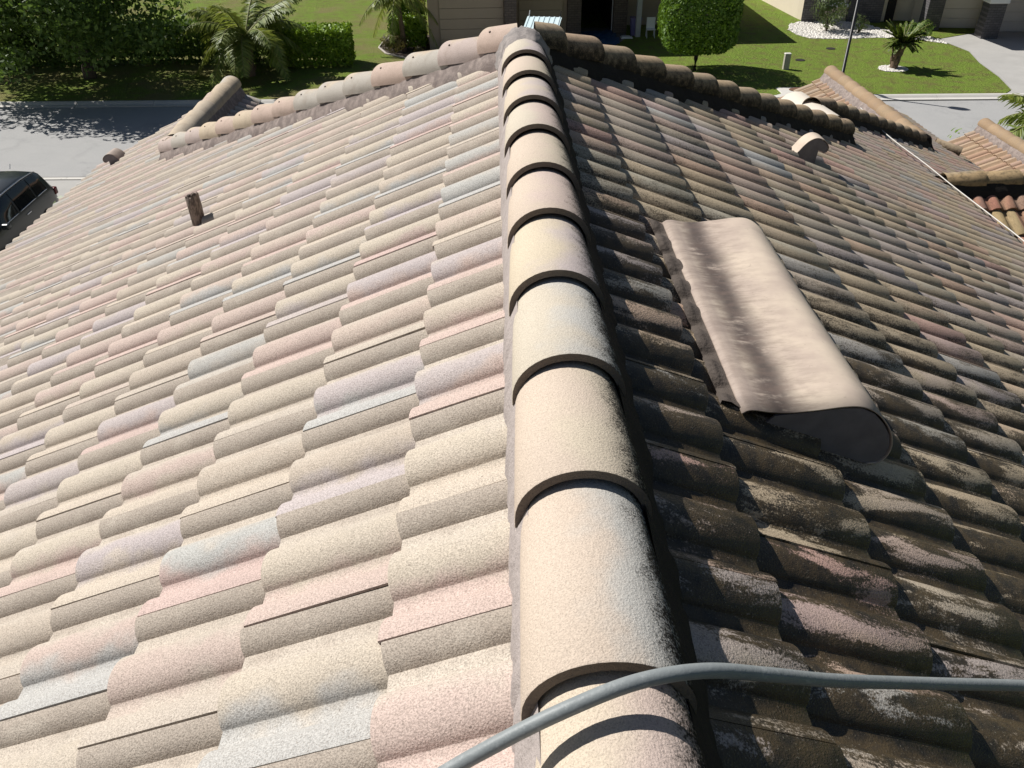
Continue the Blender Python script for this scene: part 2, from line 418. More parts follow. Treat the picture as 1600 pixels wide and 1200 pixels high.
# ------------------------------------------------------------------ the tiled house
HOUSE = thing('tiled_house', 'house under the pale and black stained barrel tile roof filling the view', 'house')
M_STUCCO = plain('stucco_cream', (.55, .48, .38), .9, .1, 3, bump=.5, bscale=90)
M_WHITE = plain('white_paint', (.74, .73, .70), .6, .06)
MB().prism([(-4.55, -3), (4.05, -3), (4.05, 6.9), (7.0, 6.9), (7.0, 13.2), (-4.55, 13.2) if False else (3.0, 13.2), (3.0, 8.6), (-4.55, 8.6)], GZ-.1, -3.95).build('wall', M_STUCCO, HOUSE)
MB().box((-4.5, -2.9, -3.94), (4.0, 6.6, -2.75)).build('wall', M_STUCCO, HOUSE)
MB().box((-4.45, 6.61, -3.94), (2.6, 8.5, -2.85)).build('wall', M_STUCCO, HOUSE)
MB().box((7.06, 8.9, GZ-.1), (9.6, 13.0, -4.35)).build('wall', M_STUCCO, HOUSE)
MB().box((4.06, 5.6, GZ-.1), (9.0, 6.88, -3.3)).build('wall', M_STUCCO, HOUSE)
MB().box((-5.06, -3, -2.78), (-5.02, 9.0, -2.60)).build('fascia', M_WHITE, HOUSE)
MB().box((4.40, -3, -2.48), (4.44, 6.9, -2.32)).build('fascia', M_WHITE, HOUSE)
def deck(pts, th=.03):
    m = MB(); n = len(pts)
    for z in (-.17, -.17-th):
        for p in pts: m.vert((p[0], p[1], p[2]+z))
    m.f.append(tuple(range(n))); m.f.append(tuple(range(n, 2*n))[::-1])
    for i in range(n): j = (i+1) % n; m.f.append((i, n+i, n+j, j))
    return m.build('roof_slope', M_DECK, HOUSE)
zl = lambda x: -abs(x)*TT
D_LEFT = deck([(0, -3, 0), (0, APEX_Y, 0), (WLX, APEX_Y-WLX, WLZ), (WLX, 9.0, WLZ), (-5.0, 9.0, zl(5.0)), (-5.0, -3, zl(5.0))])
D_RIGHT = deck([(0, -3, 0), (4.38, -3, zl(4.38)), (4.38, 7.0, zl(4.38)), (7.3, 7.0, zl(7.3)), (7.3, 13.65, zl(7.3)), (BX, 13.65, zl(BX)), (BX, BX+HIP2, zl(BX)), (RA, RA+HIP2, zl(RA)), (RA, RA+APEX_Y, zl(RA)), (0, APEX_Y, 0)])
D_WING = deck([(WLX, 6.95, WLZ), (WLX, 9.0, WLZ), (WLX+2.05, 9.0, WLZ-2.05*TT)])
D_FAR = deck([(BX, 10.05, -BX*TT), (BX, 13.65, -BX*TT), (BX-3.6, 13.65, -(BX+3.6)*TT)])
D_CROSS = deck([(4.42, W3Y, W3Z), (9, W3Y, W3Z), (9, 5.4, W3Z-(W3Y-5.4)*TT), (4.42, 5.4, W3Z-(W3Y-5.4)*TT)])
D_CROSS2 = deck([(7.32, W3Y+.02, W3Z), (9, W3Y+.02, W3Z), (9, 8.6, W3Z-.75), (7.32, 8.6, W3Z-.75)])
D_PORCH = deck([(PX, 8.6, PZ), (PX, 13.25, PZ), (PX-1.3, 13.25, PZ-1.3*TT), (PX-1.3, 8.6, PZ-1.3*TT)])
D_PORCH2 = deck([(PX, 8.6, PZ), (PX, 13.25, PZ), (PX+2, 13.25, PZ-2*TT), (PX+2, 8.6, PZ-2*TT)])
D_FRONT = deck([(0, APEX_Y+.02, 0), (RA, APEX_Y+RA+.02, zl(RA)), (RA, 8.0, -(8.0-APEX_Y)*TT), (RA-.5, 9.2, -(9.2-APEX_Y)*TT), (-1.1, 9.2, -(9.2-APEX_Y)*TT), (WLX, 6.95, WLZ)])
D_FRONT2 = deck([(RA, RA+HIP2+.02, zl(RA)), (BX, BX+HIP2+.02, zl(BX)), (BX-1.2, 11.3, -(11.3-HIP2)*TT), (RA-.2, 11.3, -(11.3-HIP2)*TT)])

# --- tiles: the 300 that show largest are objects, the rest one mesh
ALL_TILES.sort(key=lambda t: -t[0])
def deck_of(M, style):
    p = M.translation; nx, ny = M[0][2], M[1][2]
    if p.x > 7.1 and p.z < -3.5 and p.y > 8.5: return D_PORCH
    if ny < -.2: return D_CROSS
    if style == 'orange': return D_FAR
    if nx < 0: return D_LEFT
    if p.x < 0: return D_WING
    return D_RIGHT
def clipped(mb, M, cut):
    bm = bmesh.new(); uvl = bm.loops.layers.uv.new('UVMap')
    vs = [bm.verts.new(M @ Vector(p)) for p in mb.v]
    for f in mb.f:
        try: q = bm.faces.new([vs[i] for i in f])
        except ValueError: continue
        q.smooth = True
        for l, i in zip(q.loops, f): l[uvl].uv = mb.uv[i]
    for pt, nv in cut:
        g = bm.verts[:] + bm.edges[:] + bm.faces[:]
        bmesh.ops.bisect_plane(bm, geom=g, plane_co=pt, plane_no=nv, clear_outer=True)
    return bm
N_OBJ = 300
for vis, st, M, c, cut in ALL_TILES[:N_OBJ]:
    if cut:
        bm = clipped(FINE, M, cut)
        if not bm.faces: bm.free(); continue
        bmesh.ops.transform(bm, matrix=M.inverted(), verts=bm.verts)
        me = bpy.data.meshes.new('roof_tile'); bm.to_mesh(me); bm.free(); me.materials.append(TM[st, 'object'])
        try: me.set_sharp_from_angle(angle=R(48))
        except Exception: pass
    else: me = TILE_MESH[st]
    o = bpy.data.objects.new('roof_tile', me); COL.objects.link(o)
    o.parent = deck_of(M, st); o.matrix_local = M; o.color = c
SV, SF, SU, SC, SM = [], [], [], [], []; base = 0
CV = np.array(COARSE.v, np.float64); CF_ = np.array(COARSE.f, np.int64); CUV = np.array(COARSE.uv)
order = ['clean', 'stained', 'orange', 'red']
for vis, st, M, c, cut in ALL_TILES[N_OBJ:]:
    if cut:
        bm = clipped(COARSE, M, cut); bm.verts.index_update()
        uvl = bm.loops.layers.uv.active
        v = np.array([q.co[:] for q in bm.verts]).reshape(-1, 3); uv = np.zeros((len(v), 2))
        for f in bm.faces:
            for l in f.loops: uv[l.vert.index] = l[uvl].uv
            SF.append([base + q.index for q in f.verts]); SM.append(order.index(st))
        bm.free()
    else:
        Mn = np.array(M); v = CV @ Mn[:3, :3].T + Mn[:3, 3]; uv = CUV
        SF.extend((CF_ + base).tolist()); SM.extend([order.index(st)]*len(CF_))
    SV.append(v); SU.append(uv); SC.append(np.tile(c, (len(v), 1))); base += len(v)
SV = np.concatenate(SV); SU = np.concatenate(SU); SC = np.concatenate(SC)
me = bpy.data.meshes.new('roof_tiles'); me.from_pydata(SV.tolist(), [], SF)
idx = np.empty(len(me.loops), np.int32); me.loops.foreach_get('vertex_index', idx)
me.uv_layers.new(name='UVMap').data.foreach_set('uv', SU[idx].astype(np.float32).ravel())
me.attributes.new('tcol', 'FLOAT_COLOR', 'POINT').data.foreach_set('color', SC.astype(np.float32).ravel())
for st in order: me.materials.append(TM[st, 'mesh'])
me.polygons.foreach_set('material_index', SM); me.polygons.foreach_set('use_smooth', [True]*len(me.polygons))
try: me.set_sharp_from_angle(angle=R(50))
except Exception: pass
o = link('roof_tiles', me, HOUSE); o['kind'] = 'stuff'

# --- ridge and hip caps (x right, y towards the upper end, z up)
def cap_mb(r0=.114, r1=.103, hgt=.098, L=.40, t=.017):
    m = MB(); seg = 20; b = .0016
    def row(y, dr, inner=False):
        f = y/L; r = r0*(1-f) + r1*f - dr; hh = (hgt - dr)*(1 - f*.07)
        out = [m.vert((-r, y, -.018), (0.02, f))]
        for i in range(seg+1):
            a = math.pi*i/seg; out.append(m.vert((-r*math.cos(a), y, hh*math.sin(a)), (.02+.96*i/seg, f)))
        out.append(m.vert((r, y, -.018), (.98, f))); return out
    rows = [row(.14, t), row(0, t), row(0, b), row(b*1.2, .0005), row(L*.5, 0), row(L, 0)]
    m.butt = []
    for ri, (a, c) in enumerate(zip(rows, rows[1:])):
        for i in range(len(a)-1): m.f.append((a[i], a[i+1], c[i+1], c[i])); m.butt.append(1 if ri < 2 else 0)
    return m
M_BUTT = cement('shaded_butt', (.17, .14, .115), .3)  # cap end faces coloured darker, their shade painted into the cement tone
CAP = cap_mb(); CAP_MESH = {}
for s in CM:
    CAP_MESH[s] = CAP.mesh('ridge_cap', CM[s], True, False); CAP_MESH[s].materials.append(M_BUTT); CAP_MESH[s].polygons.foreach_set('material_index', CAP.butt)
    try: CAP_MESH[s].set_sharp_from_angle(angle=R(48))
    except Exception: pass
def place_cap(p, up, style, tilt=.021, jit=1, clip=None):
    up = Vector(up).normalized(); p = Vector(p)
    up = (up + Vector((0, 0, -tilt/EXPO))).normalized()
    a = R(random.uniform(-1.0, 1.0))*jit
    right = up.cross(Vector((0, 0, 1))).normalized(); right = (right*math.cos(a) + Vector((0, 0, 1))*math.sin(a)*.6).normalized()
    nor = right.cross(up).normalized(); right = up.cross(nor)
    p = p + right*random.uniform(-.004, .004)
    M = Matrix(((right.x, up.x, nor.x, p.x), (right.y, up.y, nor.y, p.y), (right.z, up.z, nor.z, p.z), (0, 0, 0, 1)))
    me = CAP_MESH[style]
    if clip is not None:
        bm = bmesh.new(); bm.from_mesh(me); Mi = M.inverted(); n_ = (Mi.to_3x3() @ Vector(clip[1])).normalized()
        bmesh.ops.bisect_plane(bm, geom=bm.verts[:]+bm.edges[:]+bm.faces[:], plane_co=Mi @ Vector(clip[0]), plane_no=n_, clear_outer=True)
        me = me.copy(); bm.to_mesh(me); bm.free()
    o = bpy.data.objects.new('ridge_cap', me); COL.objects.link(o); o.parent = HOUSE; o.matrix_local = M
    o.color = (random.random(), random.random(), random.random(), 1); return o
NAIL = MB().ring_loft([[(.006*math.cos(a), .006*math.sin(a), z) for a in np.linspace(0, 6.28, 8, endpoint=False)] for z in (-.01, .004)]).mesh('nail', plain('nail_rust', (.05, .03, .02), .8))
RX, RZ = -.018, .006
for y in (-1.30, -.95, -.605, -.262, .090, .428, .778, 1.135, 1.480, 1.845, 2.190, 2.550, 2.905):
    place_cap((RX, y, RZ), (0, 1, 0), 'ridge')
HU = math.sqrt(2+TT*TT); HS = EXPO/HU
def hip_caps(ax, ay, az, sx, t0, t1, style, dz=.032):
    t = t0
    while t < t1+.01:
        c_ = place_cap((ax + sx*t, ay + t, az - t*TT + dz), (-sx, -1, TT), style, .034, clip=((sx*.045, 0, 0), (-sx, 0, 0)) if ay == APEX_Y and t < .5 else None); t += HS
        if style == 'clean':
            for sd in (1, -1):
                a_ = R(52); nl = bpy.data.objects.new('nail', NAIL); COL.objects.link(nl); nl.parent = c_
                nl.matrix_local = Matrix.Translation((sd*.109*math.cos(a_)*1.02, .075, .096*math.sin(a_))) @ Matrix.Rotation(sd*(math.pi/2-a_), 4, 'Y')
hip_caps(0, APEX_Y, 0, -1, .175, 3.32, 'clean')
hip_caps(0, APEX_Y, 0, 1, .135, 3.06, 'dark')
hip_caps(0, HIP2, 0, 1, RA+.03, BX+.06, 'dark')
y = 9.06
while y > 7.35: place_cap((WLX, y, WLZ+.022), (0, -1, 0), 'clean', .014); y -= EXPO
y = 13.7
while y > 10.1: place_cap((BX, y, -BX*TT+.02), (0, -1, 0), 'orange', .010); y -= EXPO
x = 4.42
while x < 8.9: place_cap((x+.4, W3Y, W3Z+.01), (-1, 0, 0), 'weathered', .012) ; x += .37
y = 13.3
while y > 9.0: place_cap((PX, y, PZ+.02), (0, -1, 0), 'orange', .010); y -= EXPO
place_cap((6.95, 11.25, -3.40), (-1, .55, .35), 'dark')
# --- mortar beds beside the caps
def mortar(p0, p1, side, w1, z1, w2, z2, mat, seed, n=90, jw=.010, jz=.006, scal=0, period=PITCH):
    p0, p1 = Vector(p0), Vector(p1); r = np.random.default_rng(seed); m = MB(); rows = []
    d = p1-p0; L = d.length; side = Vector(side).normalized()
    e = np.convolve(r.normal(0, 1, n+7), np.ones(3)/3, 'same')
    for i in range(n+1):
        c = p0 + d*(i/n); ww = w2 + jw*e[i+3] + scal*(.5-.5*math.cos(2*math.pi*(L*i/n)/period))
        zz = z2 + jz*r.normal()
        rows.append([m.vert(c + side*w1 + Vector((0, 0, z1))), m.vert(c + side*(w1*.45+ww*.55) + Vector((0, 0, z1*.35+zz*.65+.012+jz*r.normal()*.5))), m.vert(c + side*ww + Vector((0, 0, zz))), m.vert(c + side*(ww+.004) + Vector((0, 0, zz-.07)))])
    for a, b in zip(rows, rows[1:]):
        for j in range(3): m.f.append((a[j], a[j+1], b[j+1], b[j]))
    return m.build('mortar_bed', mat, HOUSE, True)
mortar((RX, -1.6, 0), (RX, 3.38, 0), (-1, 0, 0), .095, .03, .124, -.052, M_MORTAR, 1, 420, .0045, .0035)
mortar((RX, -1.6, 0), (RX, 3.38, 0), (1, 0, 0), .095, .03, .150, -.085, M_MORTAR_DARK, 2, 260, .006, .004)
def hip_mortar(ax, ay, az, sx, t0, t1, side, mat, seed, w2=.160, z2=-.085):
    mortar((ax+sx*t0, ay+t0, az-t0*TT), (ax+sx*t1, ay+t1, az-t1*TT), side, .080, .034, w2, z2, mat, seed, 160, .005, .004)
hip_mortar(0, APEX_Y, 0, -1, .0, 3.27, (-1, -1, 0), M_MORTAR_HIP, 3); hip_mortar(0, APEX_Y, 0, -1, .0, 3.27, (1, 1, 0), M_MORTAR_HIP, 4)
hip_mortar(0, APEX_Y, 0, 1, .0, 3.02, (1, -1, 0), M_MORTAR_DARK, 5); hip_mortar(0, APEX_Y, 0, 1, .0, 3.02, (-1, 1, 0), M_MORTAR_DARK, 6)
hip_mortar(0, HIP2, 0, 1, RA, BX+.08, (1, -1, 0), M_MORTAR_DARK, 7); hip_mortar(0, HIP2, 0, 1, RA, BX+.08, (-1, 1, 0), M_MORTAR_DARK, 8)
for s, q in ((-1, 9), (1, 10)):
    mortar((WLX, 6.95, WLZ), (WLX, 9.04, WLZ), (s, 0, 0), .09, .03, .15, -.085, M_MORTAR_HIP, q)
    mortar((BX, 9.95, -BX*TT), (BX, 13.68, -BX*TT), (s, 0, 0), .09, .03, .17, -.10, M_MORTAR_HIP, q+10)
    mortar((PX, 8.6, PZ), (PX, 13.28, PZ), (s, 0, 0), .09, .03, .15, -.085, M_MORTAR_HIP, q+20)
    mortar((4.38, W3Y, W3Z), (9, W3Y, W3Z), (0, s, 0), .09, .03, .16, -.095, M_MORTAR_DARK, q+30)
for ax, ay, az, sx, t1, mt in ((0, APEX_Y, 0, -1, 3.31, M_MORTAR_HIP), (0, APEX_Y, 0, 1, 3.05, M_MORTAR_DARK), (0, HIP2, 0, 1, BX+.08, M_MORTAR_DARK)):
    e_ = Vector((ax+sx*t1, ay+t1, az-t1*TT)); sd_ = Vector((sx, -1, 0)).normalized(); ot = Vector((sx, 1, -TT)).normalized(); rr_ = np.random.default_rng(3); rings = []
    for q_, sc in ((-.14, .96), (-.05, .97), (-.02, .9), (-.01, .3)):
        rings.append([e_ + ot*(q_+.004*rr_.normal()) + sd_*(-math.cos(a)*.102*sc + .003*rr_.normal()) + Vector((0, 0, .035 + math.sin(a)*.090*sc)) if 0 <= a <= math.pi else e_ + ot*q_ + sd_*(-math.cos(a)*.135*sc) + Vector((0, 0, -.11*sc)) for a in list(np.linspace(0, math.pi, 12)) + [math.pi+.2, 2*math.pi-.2]])
    MB().ring_loft(rings).build('mortar_plug', mt, HOUSE, True)
# new grey cement where ridge and hips meet, smeared round the last cap
m = MB(); rows = []
r = np.random.default_rng(5)
for i, y in enumerate(np.linspace(3.20, 3.56, 10)):
    rad = [.100, .112, .122, .130, .136, .138, .136, .126, .105, .07][i]; top = [.062, .078, .088, .094, .096, .092, .084, .068, .04, .0][i]
    rows.append([(RX - (rad+.005*r.normal())*math.cos(a)*1.03, y - .05*abs(math.cos(a))*(1 if i < 4 else -.2) + .012*r.normal(), (top+.004*r.normal())*math.sin(a) - .08*abs(math.cos(a))**3 + .004) for a in np.linspace(0, math.pi, 30)])
m.ring_loft(rows, False, False).build('mortar_collar', M_MORTAR_NEW, HOUSE, True)

# --- white coated saddle behind the right hip
M_SADDLE = plain('white_roof_coating', (.58, .52, .44), .6, .08, 5, bump=.3, bscale=30)
m = MB(); rows = []
for i, y in enumerate(np.linspace(6.90, 7.98, 10)):
    f = i/9; row = []
    for x, dz in ((2.62, -.36), (2.76, -.24), (2.88, -.17), (2.97, -.10), (3.05, -.02), (3.12, .045), (3.20, .075), (3.28, .07), (3.35, .03), (3.42, -.06), (3.5, -.2)):
        row.append((x - .16 - .06*f, y + (.10*(3.1-x) if x < 3.1 else 0), zl(RA) + dz + .085 - .04*f - (.12 if i == 9 else 0)))
    rows.append(row)
m.ring_loft(rows, False, False).build('coated_saddle', M_SADDLE, HOUSE, True)
MB().box((2.66, 7.45, -1.80), (2.76, 7.66, -1.69)).build('saddle_patch', M_MORTAR, HOUSE)

# --- hood vents
def vent_material():
    k = NT('vent_paint'); p = k.sep(k.pos())
    c = k.mix(k.smooth(k.noise(4.5, 4, .6), .35, .65), (.43, .35, .29), (.55, .46, .365))
    st = k.n('Mapping'); st.inputs['Scale'].default_value = (4, 13, 4); k.put(st.inputs['Vector'], k.pos())
    streak = k.noise(3.2, 6, .7, vec=st.outputs[0]); patchy = k.noise(9, 4, .6)
    on_big = k.smooth(p[0], 1.2, .9)
    trough = k.math('SUBTRACT', 1, k.smooth(k.math('ABSOLUTE', k.math('SUBTRACT', p[0], k.math('ADD', .485, k.math('MULTIPLY', patchy, .06)))), .004, .075))
    z_ = k.math('MULTIPLY', k.math('MULTIPLY', trough, on_big), k.smooth(k.math('ADD', k.math('MULTIPLY', streak, .55), k.math('MULTIPLY', patchy, .6)), .34, .56))
    c = k.mix(k.math('MULTIPLY', z_, .92), c, (.045, .034, .032))
    spread = k.math('MULTIPLY', k.math('MULTIPLY', k.smooth(p[0], .72, .5), on_big), k.smooth(streak, .40, .66))
    c = k.mix(k.math('MULTIPLY', spread, .62), c, (.15, .11, .09))
    c = k.mix(k.math('MULTIPLY', k.math('MULTIPLY', k.smooth(p[0], .475, .455), on_big), .6), c, (.27, .215, .185))
    c = k.mix(k.math('MULTIPLY', k.smooth(k.noise(13, 7, .8), .52, .76), .30), c, (.34, .265, .225))
    c = k.mix(k.math('MULTIPLY', k.smooth(k.noise(70, 3, .6), .64, .74), .35), c, (.16, .12, .10))
    k.bump(k.math('ADD', k.noise(6, 3, .5), k.math('MULTIPLY', k.noise(110, 3), .10)), .15, .006); return k.done(c, .62, .35)
M_VENT = vent_material(); M_VENT_END = plain('vent_end_grey', (.17, .155, .16), .8, .5, 12)
def hood_vent(sec, y0, y1, face, xf, label, nose=None, sy=1):
    """sec: outline of the hood in x,z from the upslope flange over the top to the curled nose; face: outline of the end plate"""
    root = bpy.data.objects.new('roof_vent', None); COL.objects.link(root); root.parent = HOUSE; root['label'] = label
    S2 = [Vector((x, 0, z)) for x, z in sec]; P = catmull(S2, 4); th = .004
    ys = np.linspace(y0, y1, 14); m = MB(); rows = []
    rr = np.random.default_rng(3)
    for y in ys: rows.append([(xf(p.x), y, p.z + .0022*math.sin(7*y+3*p.x) + .0008*math.sin(23*y+9*p.x)) for p in P])
    n = len(P)
    m.ring_loft(rows, False, False)
    hood = m.build('hood', M_VENT, root, True)
    so_ = hood.modifiers.new('sheet', 'SOLIDIFY'); so_.thickness = .003; so_.offset = -1
    for y, s in ((y0+.005, -1), (y1-.005, 1)):
        MB().ring_loft([[(xf(x), y-.003, z) for x, z in face], [(xf(x), y+.003, z) for x, z in face]]).build('end_plate', M_VENT_END, root)
    return root
big = [(.416, -.224), (.430, -.2155), (.448, -.2150), (.466, -.2185), (.487, -.2225), (.53, -.226), (.60, -.220), (.66, -.212), (.705, -.214), (.742, -.232), (.772, -.262), (.795, -.298), (.806, -.338), (.802, -.370), (.785, -.392), (.755, -.395)]
face = [(.44, -.30), (.50, -.236), (.60, -.226), (.66, -.218), (.705, -.220), (.74, -.238), (.768, -.268), (.790, -.302), (.800, -.338), (.796, -.368), (.78, -.387), (.74, -.392), (.60, -.42)]
BIGV = hood_vent(big, .66, 1.76, face, lambda x: x, 'long cream hood vent with dark streaked trough')
rr = np.random.default_rng(8)
# strip of sealant feathering from the flange onto the tiles above
m = MB(); rows = []
for i, y in enumerate(np.linspace(.68, 1.74, 150)):
    zc = prof(y + .2275); on = 1 + zc/ROLL_H; e = .014*on + .005*rr.random()
    rows.append([(.432, y, -.2185), (.417, y, -.2225 + zc*.30), (.402 - e*.5, y, -.400*TT - .010 + zc*.8 + .002*rr.random()), (.386 - e, y, -(.386-e)*TT - .017 + zc*.95 + .002*rr.random()), (.380 - e, y, -(.380-e)*TT - .045 + zc)])
m.ring_loft(rows, False, False).build('flange', plain('flange_sealant', (.075, .060, .050), .8, .55, 9, bump=.5, bscale=60), BIGV, True)
sv = [(1.845, -.945), (1.868, -.920), (1.895, -.884), (1.93, -.852), (1.975, -.836), (2.02, -.848), (2.052, -.874), (2.068, -.908), (2.056, -.935), (2.034, -.940)]
sf = [(1.87, -1.0), (1.872, -.925), (1.898, -.889), (1.932, -.858), (1.975, -.842), (2.016, -.854), (2.047, -.879), (2.061, -.908), (2.050, -.931), (2.03, -.934), (2.0, -.922), (1.99, -1.02)]
hood_vent(sv, 4.45, 4.57, sf, lambda x: x, 'short cream hood vent above the right-hand eave')
zoff = -2.29 - .035 + .95
hood_vent([(x, z) for x, z in [(a, b+zoff) for a, b in sv]], 8.46, 8.68, [(a, b+zoff) for a, b in sf], lambda x: -(x+2.72), 'small rounded hood vent at the pale eave')

# --- lead wrapped plumbing pipe
M_LEAD = NT('weathered_lead'); k = M_LEAD
mp = k.n('Mapping'); mp.inputs['Scale'].default_value = (1, 1, .25); k.put(mp.inputs['Vector'], k.pos())
w = k.noise(90, 4, .7, vec=mp.outputs[0]); c = k.mix(k.smooth(w, .42, .6), (.10, .075, .06), (.27, .21, .17)); k.bump(w, 1, .008); M_LEAD = k.done(c, .7, .4)
pipe = bpy.data.objects.new('vent_pipe', None); COL.objects.link(pipe); pipe.parent = HOUSE
m = MB(); rows = []; rr = np.random.default_rng(2); px, py, pz = -1.900, 3.55, -.945
for i, (z, r_) in enumerate(((-.10, .040), (-.02, .039), (.05, .037), (.09, .040), (.142, .039), (.145, .033), (.12, .030), (-.05, .030))):
    rows.append([(px - .02*z*1.2 + (r_+.0025*rr.normal())*math.cos(a), py + (r_+.0025*rr.normal())*math.sin(a), pz + z + (.022*max(0, math.sin(a*1.0+2.2)) + .008*rr.normal() if 3 < i < 6 else 0)) for a in np.linspace(0, 2*math.pi, 20, endpoint=False)])
m.ring_loft(rows, True, False).build('pipe', M_LEAD, pipe, True)
m = MB(); rows = []
for i in range(6):
    rows.append([(px + .13 - .26*i/5, py - .10 + .20*j/6, pz + .005 - .10 + TT*(.13-.26*i/5) + .035 + .035*math.exp(-((.13-.26*i/5)**2+(-.10+.2*j/6)**2)/.004) + .004*rr.normal()) for j in range(7)])
m.ring_loft(rows, False, False).build('flashing', plain('lead_flashing', (.07, .06, .06), .6, .4, 40), pipe, True)

# ------------------------------------------------------------------ hoses lying on the roof
k = NT('hose_rubber'); c = k.mix(k.noise(35, 4, .65), (.17, .19, .195), (.25, .27, .27)); c = k.mix(k.math('MULTIPLY', k.smooth(k.noise(60, 4, .7), .55, .72), .5), c, (.36, .38, .38))
k.bump(k.noise(160, 3), .25, .002); M_HOSE = k.done(c, .5, .4)
HP = [(-.66, -.56, -.14), (-.43, -.45, -.03), (-.250, -.362, .025), (-.165, -.338, .068), (-.085, -.320, .104), (0.0, -.296, .119), (.087, -.270, .100), (.183, -.240, .046), (.291, -.203, -.024), (.486, -.134, -.139), (.705, -.07, -.247), (.95, -.01, -.36), (1.3, .02, -.52)]
tag(MB().tube(catmull(HP, 10), .0094, 16).build('hose', M_HOSE, None, True), 'thick grey hose draped across the ridge caps close to the camera', 'hose')
RP = [(4.62, 9.85, 0), (4.50, 9.3, 0), (4.36, 8.6, 0), (4.30, 8.0, 0), (4.36, 7.4, 0), (4.41, 6.8, 0), (4.43, 6.2, 0), (4.43, 5.6, 0), (4.42, 4.8, 0), (4.40, 3.6, 0)]
RP = [(x, y, zl(x) + .018 + .006*math.sin(i*2.1)) for i, (x, y, _) in enumerate(RP)]
tag(MB().tube(catmull(RP, 8), .0055, 8).build('hose', plain('white_hose', (.58, .56, .52), .5, .06), None, True), 'thin white hose trailing down the stained slope beside the eave', 'hose')

# ------------------------------------------------------------------ planting
def leaf_material(name, dark, light, trans=.25):
    k = NT(name); g = k.n('NewGeometry'); rnd = g.outputs['Random Per Island']
    c = k.mix(rnd, dark, light); c = k.mix(k.math('MULTIPLY', k.noise(1.3, 3), .5), c, tuple(v*.6 for v in dark))
    k.put(k.b.inputs['Base Color'], c); k.b.inputs['Roughness'].default_value = .5; k.b.inputs['Specular IOR Level'].default_value = .35
    tr = k.n('BsdfTranslucent'); k.put(tr.inputs['Color'], k.mix(.5, c, (light[0]*1.1, light[1]*1.1, light[2]*.6)))
    mx = k.n('MixShader'); mx.inputs[0].default_value = trans
    k.t.links.new(k.b.outputs[0], mx.inputs[1]); k.t.links.new(tr.outputs[0], mx.inputs[2])
    k.t.links.new(mx.outputs[0], k.t.nodes['Material Output'].inputs[0]); return k.m
M_LEAF_DARK = leaf_material('oak_leaves', (.055, .10, .02), (.155, .25, .045), .3)
M_LEAF_HEDGE = leaf_material('hedge_leaves', (.12, .22, .018), (.30, .44, .04))
M_LEAF_TOPI = leaf_material('ficus_leaves', (.07, .145, .016), (.19, .31, .035))
M_LEAF_LIGHT = leaf_material('shrub_leaves', (.06, .095, .03), (.17, .22, .09))
M_LEAF_BROWN = leaf_material('dry_shrub_leaves', (.07, .065, .02), (.19, .16, .06))
M_FROND = leaf_material('palm_leaflets', (.12, .18, .03), (.34, .38, .10), .3)
M_SAGO = leaf_material('sago_leaflets', (.06, .12, .012), (.20, .26, .03), .25)
M_BARK = plain('bark', (.11, .085, .065), .95, .4, 9, bump=.8, bscale=25, bdist=.03)
M_PALMBARK = plain('palm_bark', (.17, .12, .085), .95, .45, 14, bump=.9, bscale=30, bdist=.04)

def leaf_mesh(name, pts, nrm, size, mat, seed=0, aspect=.55, jitter=.9):
    r = np.random.default_rng(seed); n = len(pts); pts = np.asarray(pts, float); nrm = np.asarray(nrm, float)
    d = nrm + jitter*r.normal(size=(n, 3)); d /= np.linalg.norm(d, axis=1)[:, None] + 1e-9
    a = np.cross(d, r.normal(size=(n, 3))); a /= np.linalg.norm(a, axis=1)[:, None] + 1e-9; b = np.cross(d, a)
    s = size*(.6 + .8*r.random((n, 1)))
    V = np.stack([pts - a*s, pts + b*s*aspect + d*s*.15, pts + a*s, pts - b*s*aspect + d*s*.15], 1).reshape(-1, 3)
    me = bpy.data.meshes.new(name); me.vertices.add(4*n); me.vertices.foreach_set('co', V.ravel().astype(np.float32))
    me.loops.add(4*n); me.loops.foreach_set('vertex_index', np.arange(4*n, dtype=np.int32))
    me.polygons.add(n); me.polygons.foreach_set('loop_start', np.arange(0, 4*n, 4, dtype=np.int32)); me.update(calc_edges=True); me.validate()
    me.materials.append(mat); return me
def blob_points(n, c, rad, seed, shell=.55, lumps=9):
    r = np.random.default_rng(seed); d = r.normal(size=(n, 3)); d /= np.linalg.norm(d, axis=1)[:, None]
    L = r.normal(size=(lumps, 3)); L /= np.linalg.norm(L, axis=1)[:, None]
    bump = 1 + .22*np.sin(5*(d @ L.T)).mean(1)*2
    q = (shell + (1-shell)*r.random((n, 1))**.5)*bump[:, None]
    return np.array(c) + d*q*np.array(rad), d
def box_points(n, lo, hi, seed, depth=.14):
    r = np.random.default_rng(seed); lo, hi = np.array(lo, float), np.array(hi, float); s = hi-lo
    w = np.array([s[1]*s[2], s[1]*s[2], s[0]*s[2], s[0]*s[2], s[0]*s[1]]); f = r.choice(5, n, p=w/w.sum())
    p = lo + r.random((n, 3))*s; d = np.zeros((n, 3))
    ins = depth*r.random(n)**1.5 - .05 + .06*np.sin(p[:, 0]*4.1+1)*np.sin(p[:, 1]*3.7)*np.sin(p[:, 2]*4.3+.5)
    for i, (ax, sg) in enumerate(((0, -1), (0, 1), (1, -1), (1, 1), (2, 1))):
        k_ = f == i; p[k_, ax] = (hi if sg > 0 else lo)[ax] - sg*ins[k_]; d[k_, ax] = sg
    return p, d
